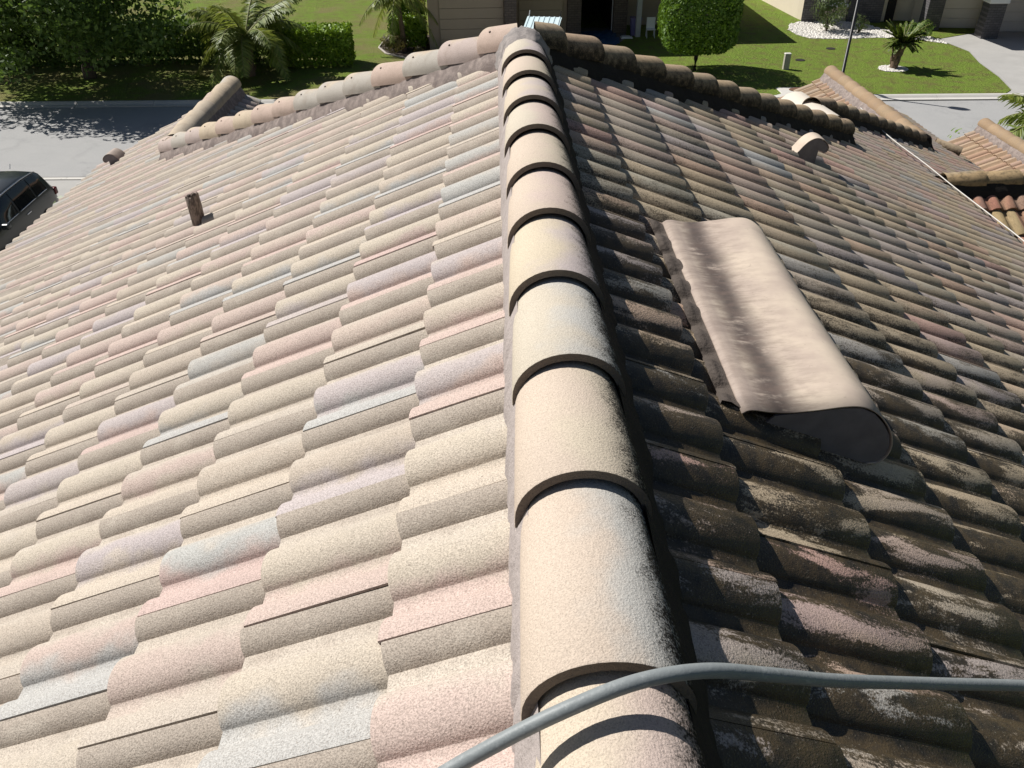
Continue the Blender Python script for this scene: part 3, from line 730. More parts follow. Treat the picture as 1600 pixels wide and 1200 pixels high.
def hedge(label, lo, hi, n, size, mat, seed, name='hedge', group=None):
    root = thing(name, label, 'hedge' if name == 'hedge' else 'shrub', ((lo[0]+hi[0])/2, (lo[1]+hi[1])/2, lo[2]), 0, group)
    L = Vector(root.location); lo2 = [a-b for a, b in zip(lo, L)]; hi2 = [a-b for a, b in zip(hi, L)]
    p, d = box_points(n, (lo2[0], lo2[1], .12), hi2, seed); link('foliage', leaf_mesh('foliage', p, d, size, mat, seed), root)
    q, d2 = box_points(n//3, [v*.86 for v in lo2[:2]] + [.1], [hi2[0]*.86, hi2[1]*.86, hi2[2]-.16], seed+1)
    link('inner_foliage', leaf_mesh('inner_foliage', q, d2, size*1.5, mat, seed+2), root)
    m = MB()
    for x in np.arange(lo2[0]+.25, hi2[0]-.2, .55): m.tube([(x, 0, -.03), (x+.04, .05, .5), (x-.05, -.03, hi2[2]*.75)], [.04, .03, .015], 6)
    m.build('stems', M_BARK, root)['kind'] = 'stuff'
    return root
def shrub(label, loc, rad, hgt, n, size, mat, seed, name='shrub', group=None):
    root = thing(name, label, 'shrub', loc, 0, group)
    p, d = blob_points(n, (0, 0, hgt*.55), (rad, rad, hgt*.5), seed, .35); link('foliage', leaf_mesh('foliage', p, d, size, mat, seed, jitter=1.2), root)
    m = MB(); rr = np.random.default_rng(seed)
    for i in range(5):
        a = rr.random()*6.28; m.tube([(0, 0, -.03), (math.cos(a)*rad*.3, math.sin(a)*rad*.3, hgt*.4), (math.cos(a)*rad*.6, math.sin(a)*rad*.6, hgt*.8)], [.03, .02, .01], 5)
    m.build('stems', M_BARK, root); return root

# big dark tree on the far verge
T1 = thing('oak_tree', 'big dark shady tree overhanging the far kerb', 'tree', (-18.6, 37.4, GZ))
m = MB(); m.tube(catmull([(0, 0, -.05), (.05, 0, .8), (-.25, 0, 1.8), (-.1, .2, 3.2), (.2, 0, 4.6), (.1, 0, 6.5)], 4), [.30-.009*i for i in range(21)], 10)
m.build('trunk', M_BARK, T1, True)
for i, (a, h0, l) in enumerate(((.3, 1.9, 3.6), (1.5, 2.3, 3.4), (2.7, 1.8, 3.8), (3.7, 2.4, 3.6), (4.7, 2.0, 3.8), (5.6, 2.6, 3.6), (0.9, 3.6, 2.6), (4.2, 3.8, 2.6))):
    ca, sa = math.cos(a), math.sin(a)
    MB().tube(catmull([(-.15, 0, h0), (ca*l*.4, sa*l*.4, h0+.9), (ca*l*.8, sa*l*.8, h0+1.4), (ca*l, sa*l, h0+1.5)], 4), [.12, .11, .10, .09, .08, .07, .06, .05, .045, .04, .03, .025, .02], 7).build('limb', M_BARK, T1, True)
pts, nr = [], []
rr = np.random.default_rng(21)
for i in range(125):
    a = rr.random()*6.283; q = rr.random()**.5*4.9; z = 1.7 + 6.2*rr.random()**.8*(1-.12*q/4.6)
    if (q < 1.0 and z < 2.4) or (math.cos(a)*q > 2.2 and math.sin(a)*q > -.6): continue
    p, d = blob_points(260, (math.cos(a)*q+.2, math.sin(a)*q-.8, z), (1.2, 1.15, .8), 100+i, .2); pts.append(p); nr.append(d)
link('crown', leaf_mesh('crown', np.concatenate(pts), np.concatenate(nr), .115, M_LEAF_DARK, 5, jitter=1.3), T1)
T2 = thing('oak_tree', 'dark leafy tree behind the verge at the edge of the view', 'tree', (-25.5, 40.5, GZ))
MB().tube([(0, 0, -.05), (.1, 0, 2), (0, 0, 5)], [.25, .2, .1], 9).build('trunk', M_BARK, T2, True)
pts, nr = [], []
for i in range(40):
    a = rr.random()*6.283; q = rr.random()**.5*4.2; z = .9 + 5.6*rr.random()
    p, d = blob_points(240, (math.cos(a)*q, math.sin(a)*q, z), (1.2, 1.2, .8), 300+i, .2); pts.append(p); nr.append(d)
link('crown', leaf_mesh('crown', np.concatenate(pts), np.concatenate(nr), .12, M_LEAF_DARK, 6, jitter=1.3), T2)

# hedges along the far verge
hedge('clipped bright green hedge end behind the feather palm', (-10.6, 38.35, GZ), (-7.0, 39.9, GZ+1.62), 5200, .085, M_LEAF_HEDGE, 31)
hedge('long dark hedge running behind the big shady tree', (-24.0, 39.3, GZ), (-10.7, 40.6, GZ+1.75), 9000, .10, M_LEAF_DARK, 32)
hedge('small clipped hedge beside the slim palm trunk', (-5.45, 41.9, GZ), (-3.75, 42.9, GZ+1.35), 2200, .075, M_LEAF_HEDGE, 33)
hedge('taller dark clipped hedge against the beige garage corner', (-5.3, 43.4, GZ), (-3.9, 44.6, GZ+2.1), 2200, .085, M_LEAF_TOPI, 34)
shrub('brownish low shrub at the foot of the slim palm', (-5.15, 41.2, GZ), .75, .85, 700, .06, M_LEAF_BROWN, 35)
shrub('small yellowish bush on the edge of the planting bed', (-3.9, 40.5, GZ), .30, .45, 220, .05, M_LEAF_BROWN, 36)

# palms
def frond(L, droop, rise, a, seed, mat_l, leaflets=34, ll=.42, width=.036, hang=.55):
    r = np.random.default_rng(seed); m = MB(); ca, sa = math.cos(a), math.sin(a); P = []
    for i in range(15):
        t = i/14; P.append(Vector((ca*L*t*(1-.12*t), sa*L*t*(1-.12*t), rise*t*L - droop*L*t*t)))
    for i in range(leaflets):
        t = .14 + .86*i/leaflets; j = t*14; k_ = min(int(j), 13); c = P[k_].lerp(P[k_+1], j-k_); tg = (P[k_+1]-P[k_]).normalized()
        sd = tg.cross(Vector((0, 0, 1))).normalized(); le = ll*math.sin(math.pi*(.12+.83*t))**.7
        for s in (-1, 1):
            dr = (sd*s + tg*.55 + Vector((0, 0, -hang*(.4+r.random()*.8) + .25*r.normal()))).normalized()
            mid = c + dr*le*.55; tip = c + dr*le + Vector((0, 0, -.25*le*hang)); wv = tg*width
            b = len(m.v)
            for p in (c - wv*.6, c + wv*.6, mid + wv, tip, mid - wv): m.vert(p)
            m.f.append((b, b+1, b+2, b+3, b+4))
    rb = MB().tube(P, [.030*(1-.8*i/14)+.004 for i in range(15)], 5)
    return m, rb
M_RACHIS = plain('frond_stem', (.17, .17, .06), .6)
def palm(name, label, loc, trunk_pts, trunk_r, fronds, L, ll, seed, mat, boots=0, leaflets=34, hang=.55, cat='palm', group=None, rise=(.2, 1.1), droop=(.55, .95)):
    root = thing(name, label, cat, loc, 0, group); r = np.random.default_rng(seed)
    tp = catmull(trunk_pts, 5); MB().tube(tp, [trunk_r[0] + (trunk_r[1]-trunk_r[0])*i/(len(tp)-1) + .012*math.sin(i*2.2) for i in range(len(tp))], 12).build('trunk', M_PALMBARK, root, True)
    top = Vector(trunk_pts[-1])
    for i in range(boots):                                  # old leaf bases up the trunk
        a = i*2.4; z = .1 + (top.z-.15)*i/boots; rr_ = trunk_r[0]*.9
        MB().tube([(math.cos(a)*rr_*.6, math.sin(a)*rr_*.6, z), (math.cos(a)*rr_*1.15, math.sin(a)*rr_*1.15, z+.16), (math.cos(a)*rr_*1.45, math.sin(a)*rr_*1.45, z+.34)], [.07, .055, .02], 5).build('leaf_base', M_PALMBARK, root, True)
    for i in range(fronds):
        a = i*2.399 + .3*r.normal(); f = i/max(1, fronds-1)
        ri = rise[0] + (rise[1]-rise[0])*f + .08*r.normal(); dr = droop[1] - (droop[1]-droop[0])*f
        ml, rb = frond(L*(.85+.25*r.random()), dr, ri, a, seed*50+i, mat, leaflets, ll, hang=hang)
        o = ml.build('frond', mat, root, False, top); s = rb.build('rachis', M_RACHIS, o, True)
    return root
palm('feather_palm', 'feather palm with a stout shaggy trunk beside the hedge', (-11.4, 37.3, GZ), [(0, 0, -.05), (.03, 0, .6), (.1, 0, 1.2), (.15, 0, 1.65)], (.30, .26), 30, 2.9, .66, 3, M_FROND, 12, 64)
palm('slim_palm', 'slim palm with a bare pale trunk in the planting bed', (-4.75, 41.4, GZ), [(0, 0, -.05), (-.02, 0, .9), (-.1, 0, 1.8), (-.16, 0, 2.5)], (.13, .10), 12, 2.0, .5, 4, M_FROND, 0, 30, .9, rise=(-.1, .8))
palm('sago_palm', 'squat sago palm in a white stone ring on the lawn', (17.5, 36.45, GZ), [(0, 0, -.03), (.05, 0, .5), (.16, 0, 1.05)], (.17, .19), 70, .98, .13, 6, M_SAGO, 16, 44, .10, rise=(.12, 1.25), droop=(.30, .55))
palm('garden_palm', 'bushy palm showing at the edge beyond the porch roof', (14.5, 20.2, GZ), [(0, 0, -.05), (0, 0, 1.2), (.05, 0, 2.5)], (.16, .12), 18, 1.75, .5, 9, M_FROND, 0, 30, .6)
shrub('twiggy light green plant beside the car and the pale eave', (-10.6, 17.9, GZ), .5, 2.1, 170, .075, M_LEAF_LIGHT, 41)
shrub('leafy weed behind the porch roof by the street', (13.1, 21.9, GZ), .35, 2.0, 160, .08, M_LEAF_HEDGE, 42)
shrub('low bush in front of the parked car below the eave', (-10.3, 15.6, GZ), .6, 1.5, 260, .08, M_LEAF_HEDGE, 43)

# lollipop topiary
TP = thing('topiary_tree', 'round clipped topiary tree with a bare trunk on the lawn', 'tree', (8.67, 36.8, GZ))
MB().tube([(0, 0, -.05), (.02, 0, .5), (-.02, 0, 1.3)], [.11, .09, .08], 9).build('trunk', M_BARK, TP, True)
def super_points(n, c, r3, seed, e=4.5, ins=.12):
    r = np.random.default_rng(seed); d = r.normal(size=(n, 3)); d /= np.linalg.norm(d, axis=1)[:, None]
    k_ = 1/((np.abs(d)**e).sum(1)**(1/e)); q = 1 - ins*r.random(n)**1.6 + .02*np.sin(d[:, 0]*9)*np.sin(d[:, 2]*8)
    return np.array(c) + d*(k_*q)[:, None]*np.array(r3), d
p1, d1 = super_points(9000, (-.05, 0, 2.45), (1.62, 1.55, 1.6), 51); p2, d2 = super_points(2500, (-.05, 0, 2.45), (1.35, 1.3, 1.32), 52, 3, .3)
link('crown', leaf_mesh('crown', np.concatenate([p1, p2]), np.concatenate([d1, d2]), .085, M_LEAF_TOPI, 53, jitter=.8), TP)

# stones
M_PEBBLE = plain('white_pebbles', (.66, .63, .58), .9, .35, 9)
def pebbles(name, label, pts, size, seed, z=0):
    r = np.random.default_rng(seed); m = MB()
    oct_ = [(1, 0, 0), (0, 1, 0), (-1, 0, 0), (0, -1, 0), (0, 0, 1), (0, 0, -.5)]; fc = [(0, 1, 4), (1, 2, 4), (2, 3, 4), (3, 0, 4), (1, 0, 5), (2, 1, 5), (3, 2, 5), (0, 3, 5)]
    for (x, y) in pts:
        b = len(m.v); s = size*(.6+.8*r.random()); a = r.random()*6.28; sx, sy, sz = s*(.8+.5*r.random()), s*(.8+.4*r.random()), s*.6
        for (u, v, w_) in oct_: m.vert((x + (u*math.cos(a)-v*math.sin(a))*sx, y + (u*math.sin(a)+v*math.cos(a))*sy, GZ + .02 + w_*sz + z))
        m.f += [tuple(b+i for i in f) for f in fc]
    o = m.build(name, M_PEBBLE); return tag(o, label, 'gravel', kind='stuff')
def in_poly(poly, n, seed):
    r = np.random.default_rng(seed); P = np.array(poly); out = []
    while len(out) < n:
        x, y = P.min(0) + r.random(2)*(P.max(0)-P.min(0)); c = False; j = len(P)-1
        for i in range(len(P)):
            if (P[i][1] > y) != (P[j][1] > y) and x < (P[j][0]-P[i][0])*(y-P[i][1])/(P[j][1]-P[i][1])+P[i][0]: c = not c
            j = i
        if c: out.append((x, y))
    return out
GP = [(15.75, 46.1), (15.3, 44.6), (15.35, 43.5), (15.75, 42.6), (17.2, 42.35), (19.2, 42.5), (21.1, 41.8), (22.0, 40.9), (21.9, 42.2), (20.5, 43.6), (19.4, 46.4), (16.7, 46.6)]
sheet('gravel_bed', GP, GZ+.008, plain('bed_sand', (.42, .40, .36), .95), .05)
pebbles('gravel', 'white stones spread in the bed before the cream house', in_poly(GP, 2200, 61), .075, 62)
RG = [(17.47+.62*math.cos(a), 36.4+.55*math.sin(a)) for a in np.linspace(0, 6.28, 14, endpoint=False)]
pebbles('gravel', 'white stone ring round the sago palm', in_poly(RG, 420, 63), .06, 64)
BP = [(-6.0, 43.6), (-6.1, 42.2), (-5.6, 40.9), (-4.4, 39.75), (-3.5, 40.1), (-3.55, 45), (-5.9, 45)]
sheet('planting_bed', BP, GZ+.008, plain('dark_mulch', (.06, .045, .035), .95, .4, 8, bump=1, bscale=30), .05)
m = MB()
for a, b in zip(BP[:5], BP[1:5]): m.tube([(a[0], a[1], GZ+.03), (b[0], b[1], GZ+.03)], .05, 6)
m.build('bed_edging', plain('edging_stone', (.42, .38, .34), .9))['kind'] = 'structure'

# ------------------------------------------------------------------ houses across the street
M_BEIGE = plain('beige_stucco', (.36, .29, .22), .9, .08, 2, bump=.4, bscale=60)
M_CREAM = plain('cream_stucco', (.66, .58, .46), .9, .06, 2, bump=.4, bscale=60)
M_DOOR = plain('garage_door_tan', (.37, .30, .225), .7, .06, 3); M_DOOR2 = plain('garage_door_cream', (.66, .60, .54), .7, .06, 3)
M_DARK = plain('dark_interior', (.025, .022, .02), .9); M_TRIM = plain('white_trim', (.72, .72, .72), .6, .05)
def stone_material(name, a, b, mort, sx=3.2, sz=6.5):
    k = NT(name); tc = k.n('TexCoord').outputs['Object']; br = k.n('TexBrick'); mp = k.n('Mapping'); mp.inputs['Rotation'].default_value = (R(90), 0, 0); k.put(mp.inputs['Vector'], tc)
    k.put(br.inputs['Vector'], mp.outputs[0]); br.inputs['Scale'].default_value = 1; br.inputs['Brick Width'].default_value = .28; br.inputs['Row Height'].default_value = .11; br.inputs['Mortar Size'].default_value = .012
    k.put(br.inputs['Color1'], (*a, 1)); k.put(br.inputs['Color2'], (*b, 1)); k.put(br.inputs['Mortar'], (*mort, 1))
    c = k.mix(k.noise(5, 4, .6), br.outputs[0], tuple(v*.6 for v in a)); k.bump(br.outputs[1], .6, -.02); return k.done(c, .9, .2)
M_STONE = stone_material('ledge_stone', (.20, .16, .14), (.11, .09, .085), (.05, .045, .04))
M_STONE2 = stone_material('blue_ledge_stone', (.17, .16, .165), (.09, .085, .09), (.04, .04, .04))
M_ROOFFAR = plain('far_roof_tile', (.30, .20, .14), .9, .2, 3)
H1 = thing('garage_house', 'beige house with stone pillars and garages across the street', 'house', (0, 0, 0))
MB().box((-3.5, 41.62, GZ-.1), (.72, 50, -5.35)).build('wall', M_BEIGE, H1)
MB().box((.73, 43.4, GZ-.1), (3.4, 50, -5.35)).build('wall', M_BEIGE, H1)
MB().box((6.7, 46.6, GZ-.1), (11.8, 56, -5.35)).build('wall', M_BEIGE, H1)
door = MB().box((-2.95, 41.56, GZ-.05), (.20, 41.60, -6.1)).build('garage_door', M_DOOR, H1)
for i in range(5): bevel(MB().box((-2.93, 41.52, GZ+.02+i*.47), (.18, 41.565, GZ+.475+i*.47)).build('panel', M_DOOR, door), .012)
d2 = MB().box((.95, 43.33, GZ-.05), (3.2, 43.37, -6.1)).build('garage_door', M_DOOR, H1)
for i in range(5): bevel(MB().box((.97, 43.29, GZ+.02+i*.47), (3.18, 43.335, GZ+.475+i*.47)).build('panel', M_DOOR, d2), .012)
for x0, x1, y0, y1 in ((.22, .80, 41.15, 41.61), (3.42, 4.12, 43.2, 43.95), (5.95, 6.65, 44.5, 45.3)):
    p_ = MB().box((x0, y0, GZ-.1), (x1, y1, -6.0)).build('pillar', M_STONE, H1); bevel(MB().box((x0-.06, y0-.06, -5.99), (x1+.06, y1+.06, -5.84)).build('capital', M_TRIM, p_), .02)
m = MB(); m.box((4.13, 45.2, GZ-.1), (4.2, 51, -5.4)).box((5.9, 45.31, GZ-.1), (5.94, 51, -5.4)).box((4.13, 50.5, GZ-.1), (5.9, 50.6, -5.4)); m.build('garage_interior', M_DARK, H1)
MB().box((4.13, 45.1, -6.1), (5.94, 45.19, -5.4)).build('lintel', M_BEIGE, H1)
MB().box((5.90, 45.0, GZ), (5.95, 45.08, -6.1)).build('door_frame', M_TRIM, H1); MB().box((4.13, 44.98, GZ), (4.18, 45.08, -6.1)).build('door_frame', M_TRIM, H1)
rf = MB(); rf.ring_loft([[(-4.1, 41.0, -5.34), (6.9, 41.0, -5.34), (6.9, 43.2, -5.34), (12.3, 43.3, -5.34), (12.3, 57, -5.34), (-4.1, 57, -5.34)], [(-4.1, 41.0, -5.14), (6.9, 41.0, -5.14), (6.9, 43.2, -5.14), (12.3, 43.3, -5.14), (12.3, 57, -5.14), (-4.1, 57, -5.14)], [(1, 47, -3.3), (3, 47, -3.2), (5, 48, -3.1), (7, 49, -3.0), (7, 51, -3.0), (1, 51, -3.0)]]).build('roof', M_ROOFFAR, H1)
MB().box((7.0, 43.6, GZ-.1), (7.25, 43.85, -5.35)).build('porch_post', plain('grey_post', (.40, .40, .40), .7), H1)
sheet('far_garage_apron', [(-3.2, 40.95), (.9, 40.95), (.9, 43.2), (3.2, 43.2), (3.3, 40.4), (5.4, 41.2), (6.6, 43.6), (6.6, 46), (-3.2, 46)], GZ+.012, plain('apron_pavers', (.20, .19, .18), .9, .15, 4), .05)
sheet('far_driveway', [(-2.9, fk(0)+.46), (3.6, fk(3)+.46), (3.2, 40.38), (.9, 40.93), (-3.1, 40.93)], GZ+.010, M_CONC, .05)
# tarp, sheet, bins
m = MB(); rr = np.random.default_rng(4); rows = []
for i in range(12):
    rows.append([(4.15 + 1.9*i/11 + .05*rr.normal(), 41.7 + 3.2*j/13 + .25*(i/11) + .05*rr.normal(), GZ + .035 + .05*rr.random()) for j in range(14)])
tag(m.ring_loft(rows, False, False).build('tarp', plain('blue_tarp', (.03, .10, .22), .35, .3, 8, spec=.5), None), 'crumpled blue tarp spread before the open garage', 'tarp')
m = MB(); m.box((-.3, -.2, 0), (.3, .2, .05)); m.box((-.25, -.15, .05), (.2, .18, .09))
tag(bevel(m.build('foam_sheet', M_WHITE, None, False, (6.5, 43.35, GZ+.02)), .01), 'small white board lying at the edge of the tarp', 'board')
bn = thing('recycling_bin', 'purple bin standing by the entrance path', 'bin', (7.05, 44.1, GZ))
MB().ring_loft([[(-.22, -.2, 0), (.22, -.2, 0), (.22, .2, 0), (-.22, .2, 0)], [(-.27, -.25, .8), (.27, -.25, .8), (.27, .25, .8), (-.27, .25, .8)]]).build('tub', plain('purple_plastic', (.16, .15, .34), .5), bn)
MB().box((-.29, -.27, .801), (.29, .27, .86)).build('lid', plain('purple_lid', (.22, .20, .42), .5), bn)
ch = thing('folded_chair', 'white folding chair propped beside the purple bin', 'chair', (7.75, 43.6, GZ))
MB().box((-.22, -.02, .35), (.22, .02, .95)).build('backrest', M_WHITE, ch); MB().box((-.22, -.3, .38), (.22, -.03, .42)).build('seat', M_WHITE, ch)
for sx in (-.2, .2):
    for a, b in ((-.32, -.05), (.12, -.1)): MB().tube([(sx, a, 0), (sx, b, .9 if a > 0 else .45)], .015, 6).build('leg', M_TRIM, ch)
# utility cart with a ribbed pale roof
M_RIB = plain('pale_ribbed_panel', (.58, .70, .72), .45, .06, 3, spec=.5); M_BLK = plain('black_metal', (.02, .02, .022), .4)
CT_ = thing('utility_cart', 'parked utility cart with a pale ribbed roof beyond the ridge', 'cart', (1.75, 35.9, GZ), R(-12))
rp = MB().box((-.75, -.85, -.02), (.75, .85, .02)).build('roof_panel', M_RIB, CT_, False, (0, -.05, 2.14)); rp.rotation_euler = (R(14), 0, 0)
for i in range(7): MB().box((-.72+.225*i, -.84, .021), (-.66+.225*i, .84, .045)).build('rib', M_RIB, rp)
for sx in (-.68, .68):
    for sy in (-.82, .72): MB().tube([(sx, sy, .5), (sx, sy*.97, 1.92 if sy < 0 else 2.29)], .03, 8).build('post', M_BLK if sx > 0 else M_TRIM, CT_)
    MB().tube([(sx, .72, 2.25), (sx+.02, .85, 2.6)], .02, 6).build('pole', M_TRIM if sx < 0 else M_BLK, CT_)
bevel(MB().box((-.65, -1.4, .35), (.65, 1.4, .75)).build('body', M_WHITE, CT_), .06, 3); bevel(MB().box((-.6, -.3, .751), (.6, .35, .95)).build('seat', M_BLK, CT_), .05)
for sx in (-.62, .62):
    for sy in (-.95, .95):
        w_ = MB().ring_loft([[(sx+dx, sy+.25*math.cos(a), .27+.25*math.sin(a)) for a in np.linspace(0, 6.28, 18, endpoint=False)] for dx in (-.09, .09)]).build('wheel', M_BLK, CT_)

H2 = thing('cream_house', 'cream house with dark stone pillars and two garages', 'house', (0, 0, 0))
MB().prism([(16.15, 53.1), (16.6, 47.6), (16.75, 46.75), (21.2, 46.3), (21.5, 46.6), (28.5, 45.0), (30, 56), (16.15, 58)], GZ-.1, -5.3).build('wall', M_CREAM, H2)
for poly in ([(16.5, 46.5), (17.6, 46.35), (17.65, 46.68), (16.60, 46.76)], [(18.9, 46.25), (20.7, 46.05), (20.75, 46.38), (18.95, 46.55)]):
    b_ = MB().prism(poly, GZ-.1, -7.1).build('stone_base', M_STONE2, H2); MB().prism([(sum(q[0] for q in poly)/4*.0+p[0], p[1]-.05) for p in poly], -7.099, -6.98).build('ledge', M_TRIM, b_)
wn1 = MB().box((17.75, 46.44, -7.6), (18.75, 46.62, -5.9)).build('window', M_TRIM, H2); MB().box((17.83, 46.41, -7.5), (18.67, 46.435, -6.0)).build('pane', plain('window_glass', (.06, .07, .08), .08, .1, 2, spec=.6), wn1)
bevel(MB().box((17.6, 46.3, -7.75), (18.9, 46.62, -7.605)).build('sill', M_TRIM, H2), .02)
ed = MB().box((21.0, 46.24, GZ), (21.45, 46.33, -6.3)).build('front_door', M_DARK, H2)
for (x, y, w_) in ((22.55, 44.35, .80), (24.55, 42.25, .82), (27.4, 42.0, .82)):
    p_ = MB().box((-w_/2, -w_/2, -.1), (w_/2, w_/2, 1.62)).build('pillar', M_STONE2, H2, False, (x, y, GZ)); p_.rotation_euler = (0, 0, R(-4))
    bevel(MB().box((-w_/2-.07, -w_/2-.07, 1.621), (w_/2+.07, w_/2+.07, 1.84)).build('capital', M_TRIM, p_), .03); MB().box((-w_/2+.1, -w_/2+.1, 1.841), (w_/2-.1, w_/2-.1, 3.1)).build('shaft', M_CREAM, p_)
for (a, b) in (((22.75, 44.62), (25.0, 44.25)), ((24.9, 43.55), (28.0, 43.1))):
    A, B = Vector((*a, 0)), Vector((*b, 0)); L_ = (B-A).length; ang = math.atan2(B.y-A.y, B.x-A.x)
    g_ = MB().box((0, 0, -.05), (L_, .05, 2.35)).build('garage_door', M_DOOR2, H2, False, (A.x, A.y, GZ)); g_.rotation_euler = (0, 0, ang)
    for i in range(5): bevel(MB().box((.02, -.035, .02+i*.465), (L_-.02, 0.004, .475+i*.465)).build('panel', M_DOOR2, g_), .012)
MB().prism([(22.7, 44.7), (25.05, 44.3), (28.1, 43.2), (28.5, 44.9), (22.3, 46.2)], -6.15, -5.31).build('lintel', M_CREAM, H2)
MB().prism([(22.6, 44.75), (22.75, 44.66), (25.0, 44.29), (25.0, 43.6), (28.1, 43.14), (28.4, 44.95), (22.4, 46.2)], GZ-.1, -6.151).build('wall', M_CREAM, H2)
rf = MB(); rf.ring_loft([[(15.6, 45.9, z), (21.6, 45.4, z), (22.0, 41.0, z), (30, 40.7, z), (30.5, 57, z), (15.6, 58.6, z)] for z in (-5.29, -5.1)] + [[(19, 50, -3.2), (21, 50, -3.1), (23, 48, -3.0), (26, 48, -3.0), (26, 52, -3), (19, 53, -3)]]).build('roof', M_ROOFFAR, H2)
shrub('flowering bush in the white stones by the cream house', (17.1, 44.1, GZ), .95, 2.1, 1100, .07, M_LEAF_LIGHT, 71)
shrub('small pale plant in the white stones beside the lamp post', (18.5, 43.4, GZ), .5, .9, 260, .06, M_LEAF_LIGHT, 72)
shrub('low dark shrub between the sago palm and the garage', (21.3, 42.3, GZ), .6, .8, 420, .07, M_LEAF_DARK, 73)

# ------------------------------------------------------------------ street furniture
LP = thing('street_lamp', 'black street lamp post on the verge of the far lawn', 'street lamp', (13.98, 33.3, GZ))
MB().tube([(0, 0, -.05), (0, 0, .55), (0, 0, .56), (0, 0, 4.6)], [.11, .10, .065, .05], 12).build('post', M_BLK, LP, True)
MB().ring_loft([[(r_*math.cos(a), r_*math.sin(a), z) for a in np.linspace(0, 6.28, 12, endpoint=False)] for r_, z in ((.09, 4.6), (.20, 4.75), (.22, 5.1), (.12, 5.3), (.02, 5.4))]).build('lantern', M_BLK, LP, True)
bx = thing('utility_pedestal', 'pale utility pedestal standing on the lawn', 'utility box', (12.75, 36.7, GZ))
bevel(MB().box((-.13, -.1, -.03), (.13, .1, .62)).build('body', plain('pedestal_beige', (.45, .42, .35), .7, .1), bx), .02); bevel(MB().box((-.145, -.115, .621), (.145, .115, .69)).build('cap', plain('pedestal_cap', (.60, .58, .52), .6), bx), .03)
for i, (x, y, l) in enumerate(((13.9, 38.25, 'round valve cover in the lawn nearer the pedestal'), (16.05, 40.35, 'round valve cover in the lawn nearer the white stones'))):
    tag(MB().prism([(x+.22*math.cos(a), y+.22*math.sin(a)) for a in np.linspace(0, 6.28, 14, endpoint=False)], GZ-.02, GZ+.02).build('valve_cover', M_DARK), l, 'valve cover', 'valve covers in the lawn')
dr = thing('storm_drain', 'concrete storm drain inlet with rusty cover at the kerb', 'drain', (11.95, 32.95, GZ))
bevel(MB().prism([(-1.4, -.8), (-.5, -.1), (-.5, .75), (1.1, .75), (1.1, -.42), (-.2, -.55)], -.12, .03).build('apron', M_KERB, dr), .03)
MB().prism([(.35+.42*math.cos(a), .32+.30*math.sin(a)) for a in np.linspace(0, 6.28, 20, endpoint=False)], .031, .05).build('cover', plain('rusty_iron', (.14, .075, .045), .8, .3, 12), dr)

# ------------------------------------------------------------------ parked car (local: y = 0 tail .. 4.7 nose, tail towards the street)
def car_paint():
    k = NT('car_paint_navy'); k.b.inputs['Coat Weight'].default_value = .35; k.b.inputs['Coat Roughness'].default_value = .05
    return k.done((.012, .016, .019), .35, .45)
M_CAR = car_paint(); M_GLASS = plain('car_glass', (.010, .012, .014), .06, .1, 2, spec=.7); M_CHROME = plain('chrome', (.55, .56, .58), .18, .03, 2, metal=1); M_TYRE = plain('tyre', (.02, .02, .02), .85)
CAR = thing('parked_car', 'dark blue estate car parked on the concrete drive', 'car', (-13.75, 21.5, GZ-.006), R(180))
ST_ = [(0.0, .86, .62, .95, 1.02, .70), (.05, .90, .60, .98, 1.10, .72), (.22, .93, .58, 1.04, 1.50, .66), (.55, .945, .56, 1.06, 1.63, .68), (1.3, .955, .55, 1.06, 1.68, .70), (2.2, .955, .55, 1.04, 1.67, .70), (2.75, .95, .56, 1.03, 1.58, .68), (3.25, .94, .58, 1.02, 1.26, .70), (3.45, .93, .58, 1.01, 1.08, .74), (4.2, .90, .60, .92, .96, .66), (4.62, .80, .62, .78, .82, .50), (4.7, .70, .62, .72, .74, .40)]
def car_ring(s):
    y, w_, zb, zs, zr, wr = s
    h = [(w_*.80, .26), (w_*.96, .34), (w_, zb), (w_*.985, zs*.9), (w_*.95, zs), (w_*.42+wr*.58, zs+(zr-zs)*.55), (wr, zr-.05), (wr*.86, zr-.005), (wr*.4, zr+.02)]
    return [(x, y, z) for x, z in h] + [(-x, y, z) for x, z in h[::-1]]
b_ = MB().ring_loft([car_ring(s) for s in ST_]).build('body', M_CAR, CAR, True)
try: b_.data.set_sharp_from_angle(angle=R(40))
except Exception: pass
def side_pt(y, f, sgn, off=.008):
    for a, b in zip(ST_, ST_[1:]):
        if a[0] <= y <= b[0]:
            t = (y-a[0])/(b[0]-a[0]); ra, rb = car_ring(a), car_ring(b); P = [Vector(ra[i]).lerp(Vector(rb[i]), t) for i in (4, 5, 6)]
            p = P[0].lerp(P[1], f/.55) if f < .55 else P[1].lerp(P[2], (f-.55)/.45)
            return Vector((sgn*(p.x+off), p.y, p.z + off*.4))
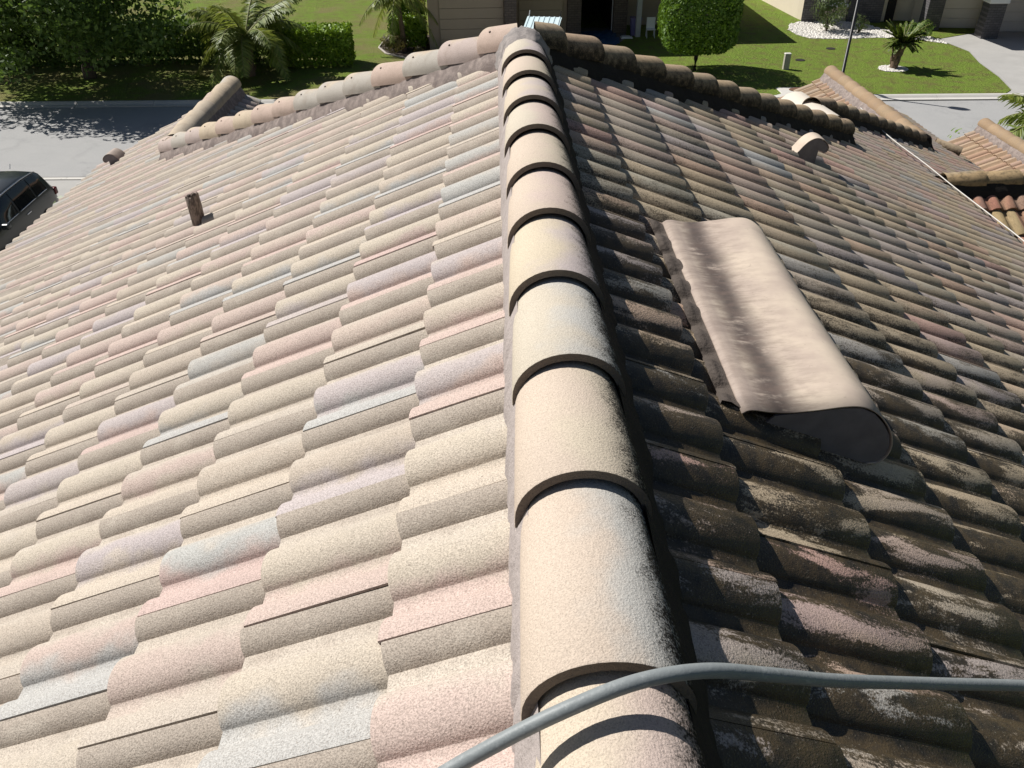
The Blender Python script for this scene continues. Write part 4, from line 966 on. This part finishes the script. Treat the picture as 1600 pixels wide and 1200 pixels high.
def window(y0, y1, sgn, lean0=0, lean1=0):
    m = MB(); rows = []
    for i in range(6):
        f = .06 + .86*i/5; rows.append([side_pt(y0 + lean0*f + (y1+lean1*f-y0-lean0*f)*j/6, f, sgn) for j in range(7)])
    o = m.ring_loft(rows, False, False).build('side_window', M_GLASS, CAR, True)
    t = MB(); t.tube([side_pt(y0 + (y1-y0)*j/8, .04, sgn, .014) for j in range(9)], .012, 6); t.build('trim', M_CHROME, o, True)
for sg in (-1, 1):
    window(.42, 1.02, sg, .12, 0); window(1.10, 2.02, sg); window(2.10, 3.0, sg, 0, -.42)
    MB().tube([side_pt(.45+.2*j, 1.0, sg, .03) + Vector((0, 0, .02)) for j in range(11)], .016, 6).build('roof_rail', M_CHROME, CAR, True)
    bevel(MB().box((sg*.955-.012, 1.62, .90), (sg*.955+.012, 1.85, .93)).build('door_handle', M_CHROME, CAR), .008)
    bevel(MB().box((sg*.80-.13, -.035, .78), (sg*.80+.13, .12, .98)).build('tail_light', plain('tail_light_red', (.10, .008, .008), .2), CAR), .03)
    bevel(MB().box((sg*1.04-.10, 2.95, 1.02), (sg*1.04+.10, 3.10, 1.17)).build('mirror', M_CAR, CAR), .04)
    for y in (.92, 3.72):
        t_ = MB().ring_loft([[(sg*.85+dx, y+r_*math.cos(a), .34+r_*math.sin(a)) for a in np.linspace(0, 6.28, 24, endpoint=False)] for dx, r_ in ((-.11, .32), (-.10, .34), (.10, .34), (.115, .32))]).build('wheel', M_TYRE, CAR, True)
        MB().ring_loft([[(sg*(.85+.117)+dx*sg, y+r_*math.cos(a), .34+r_*math.sin(a)) for a in np.linspace(0, 6.28, 24, endpoint=False)] for dx, r_ in ((0, .23), (.004, .22), (-.01, .05))]).build('rim', M_CHROME, t_, True)
rw = MB().ring_loft([[(-.55, .085, 1.12), (.55, .085, 1.12)], [(-.52, .21, 1.46), (.52, .21, 1.46)]], False, False)
rw.v = [(x, y-.02, z+.01) for x, y, z in rw.v]; rw.build('rear_window', M_GLASS, CAR)
ws = MB().ring_loft([[(-.66, 3.40, 1.10), (.66, 3.40, 1.10)], [(-.60, 2.80, 1.56), (.60, 2.80, 1.56)]], False, False); ws.v = [(x, y+.03, z+.03) for x, y, z in ws.v]; ws.build('windscreen', M_GLASS, CAR)
MB().tube([(-.12, .5, 1.69), (-.12, .42, 1.80)], .012, 6).build('antenna', M_TRIM, CAR)
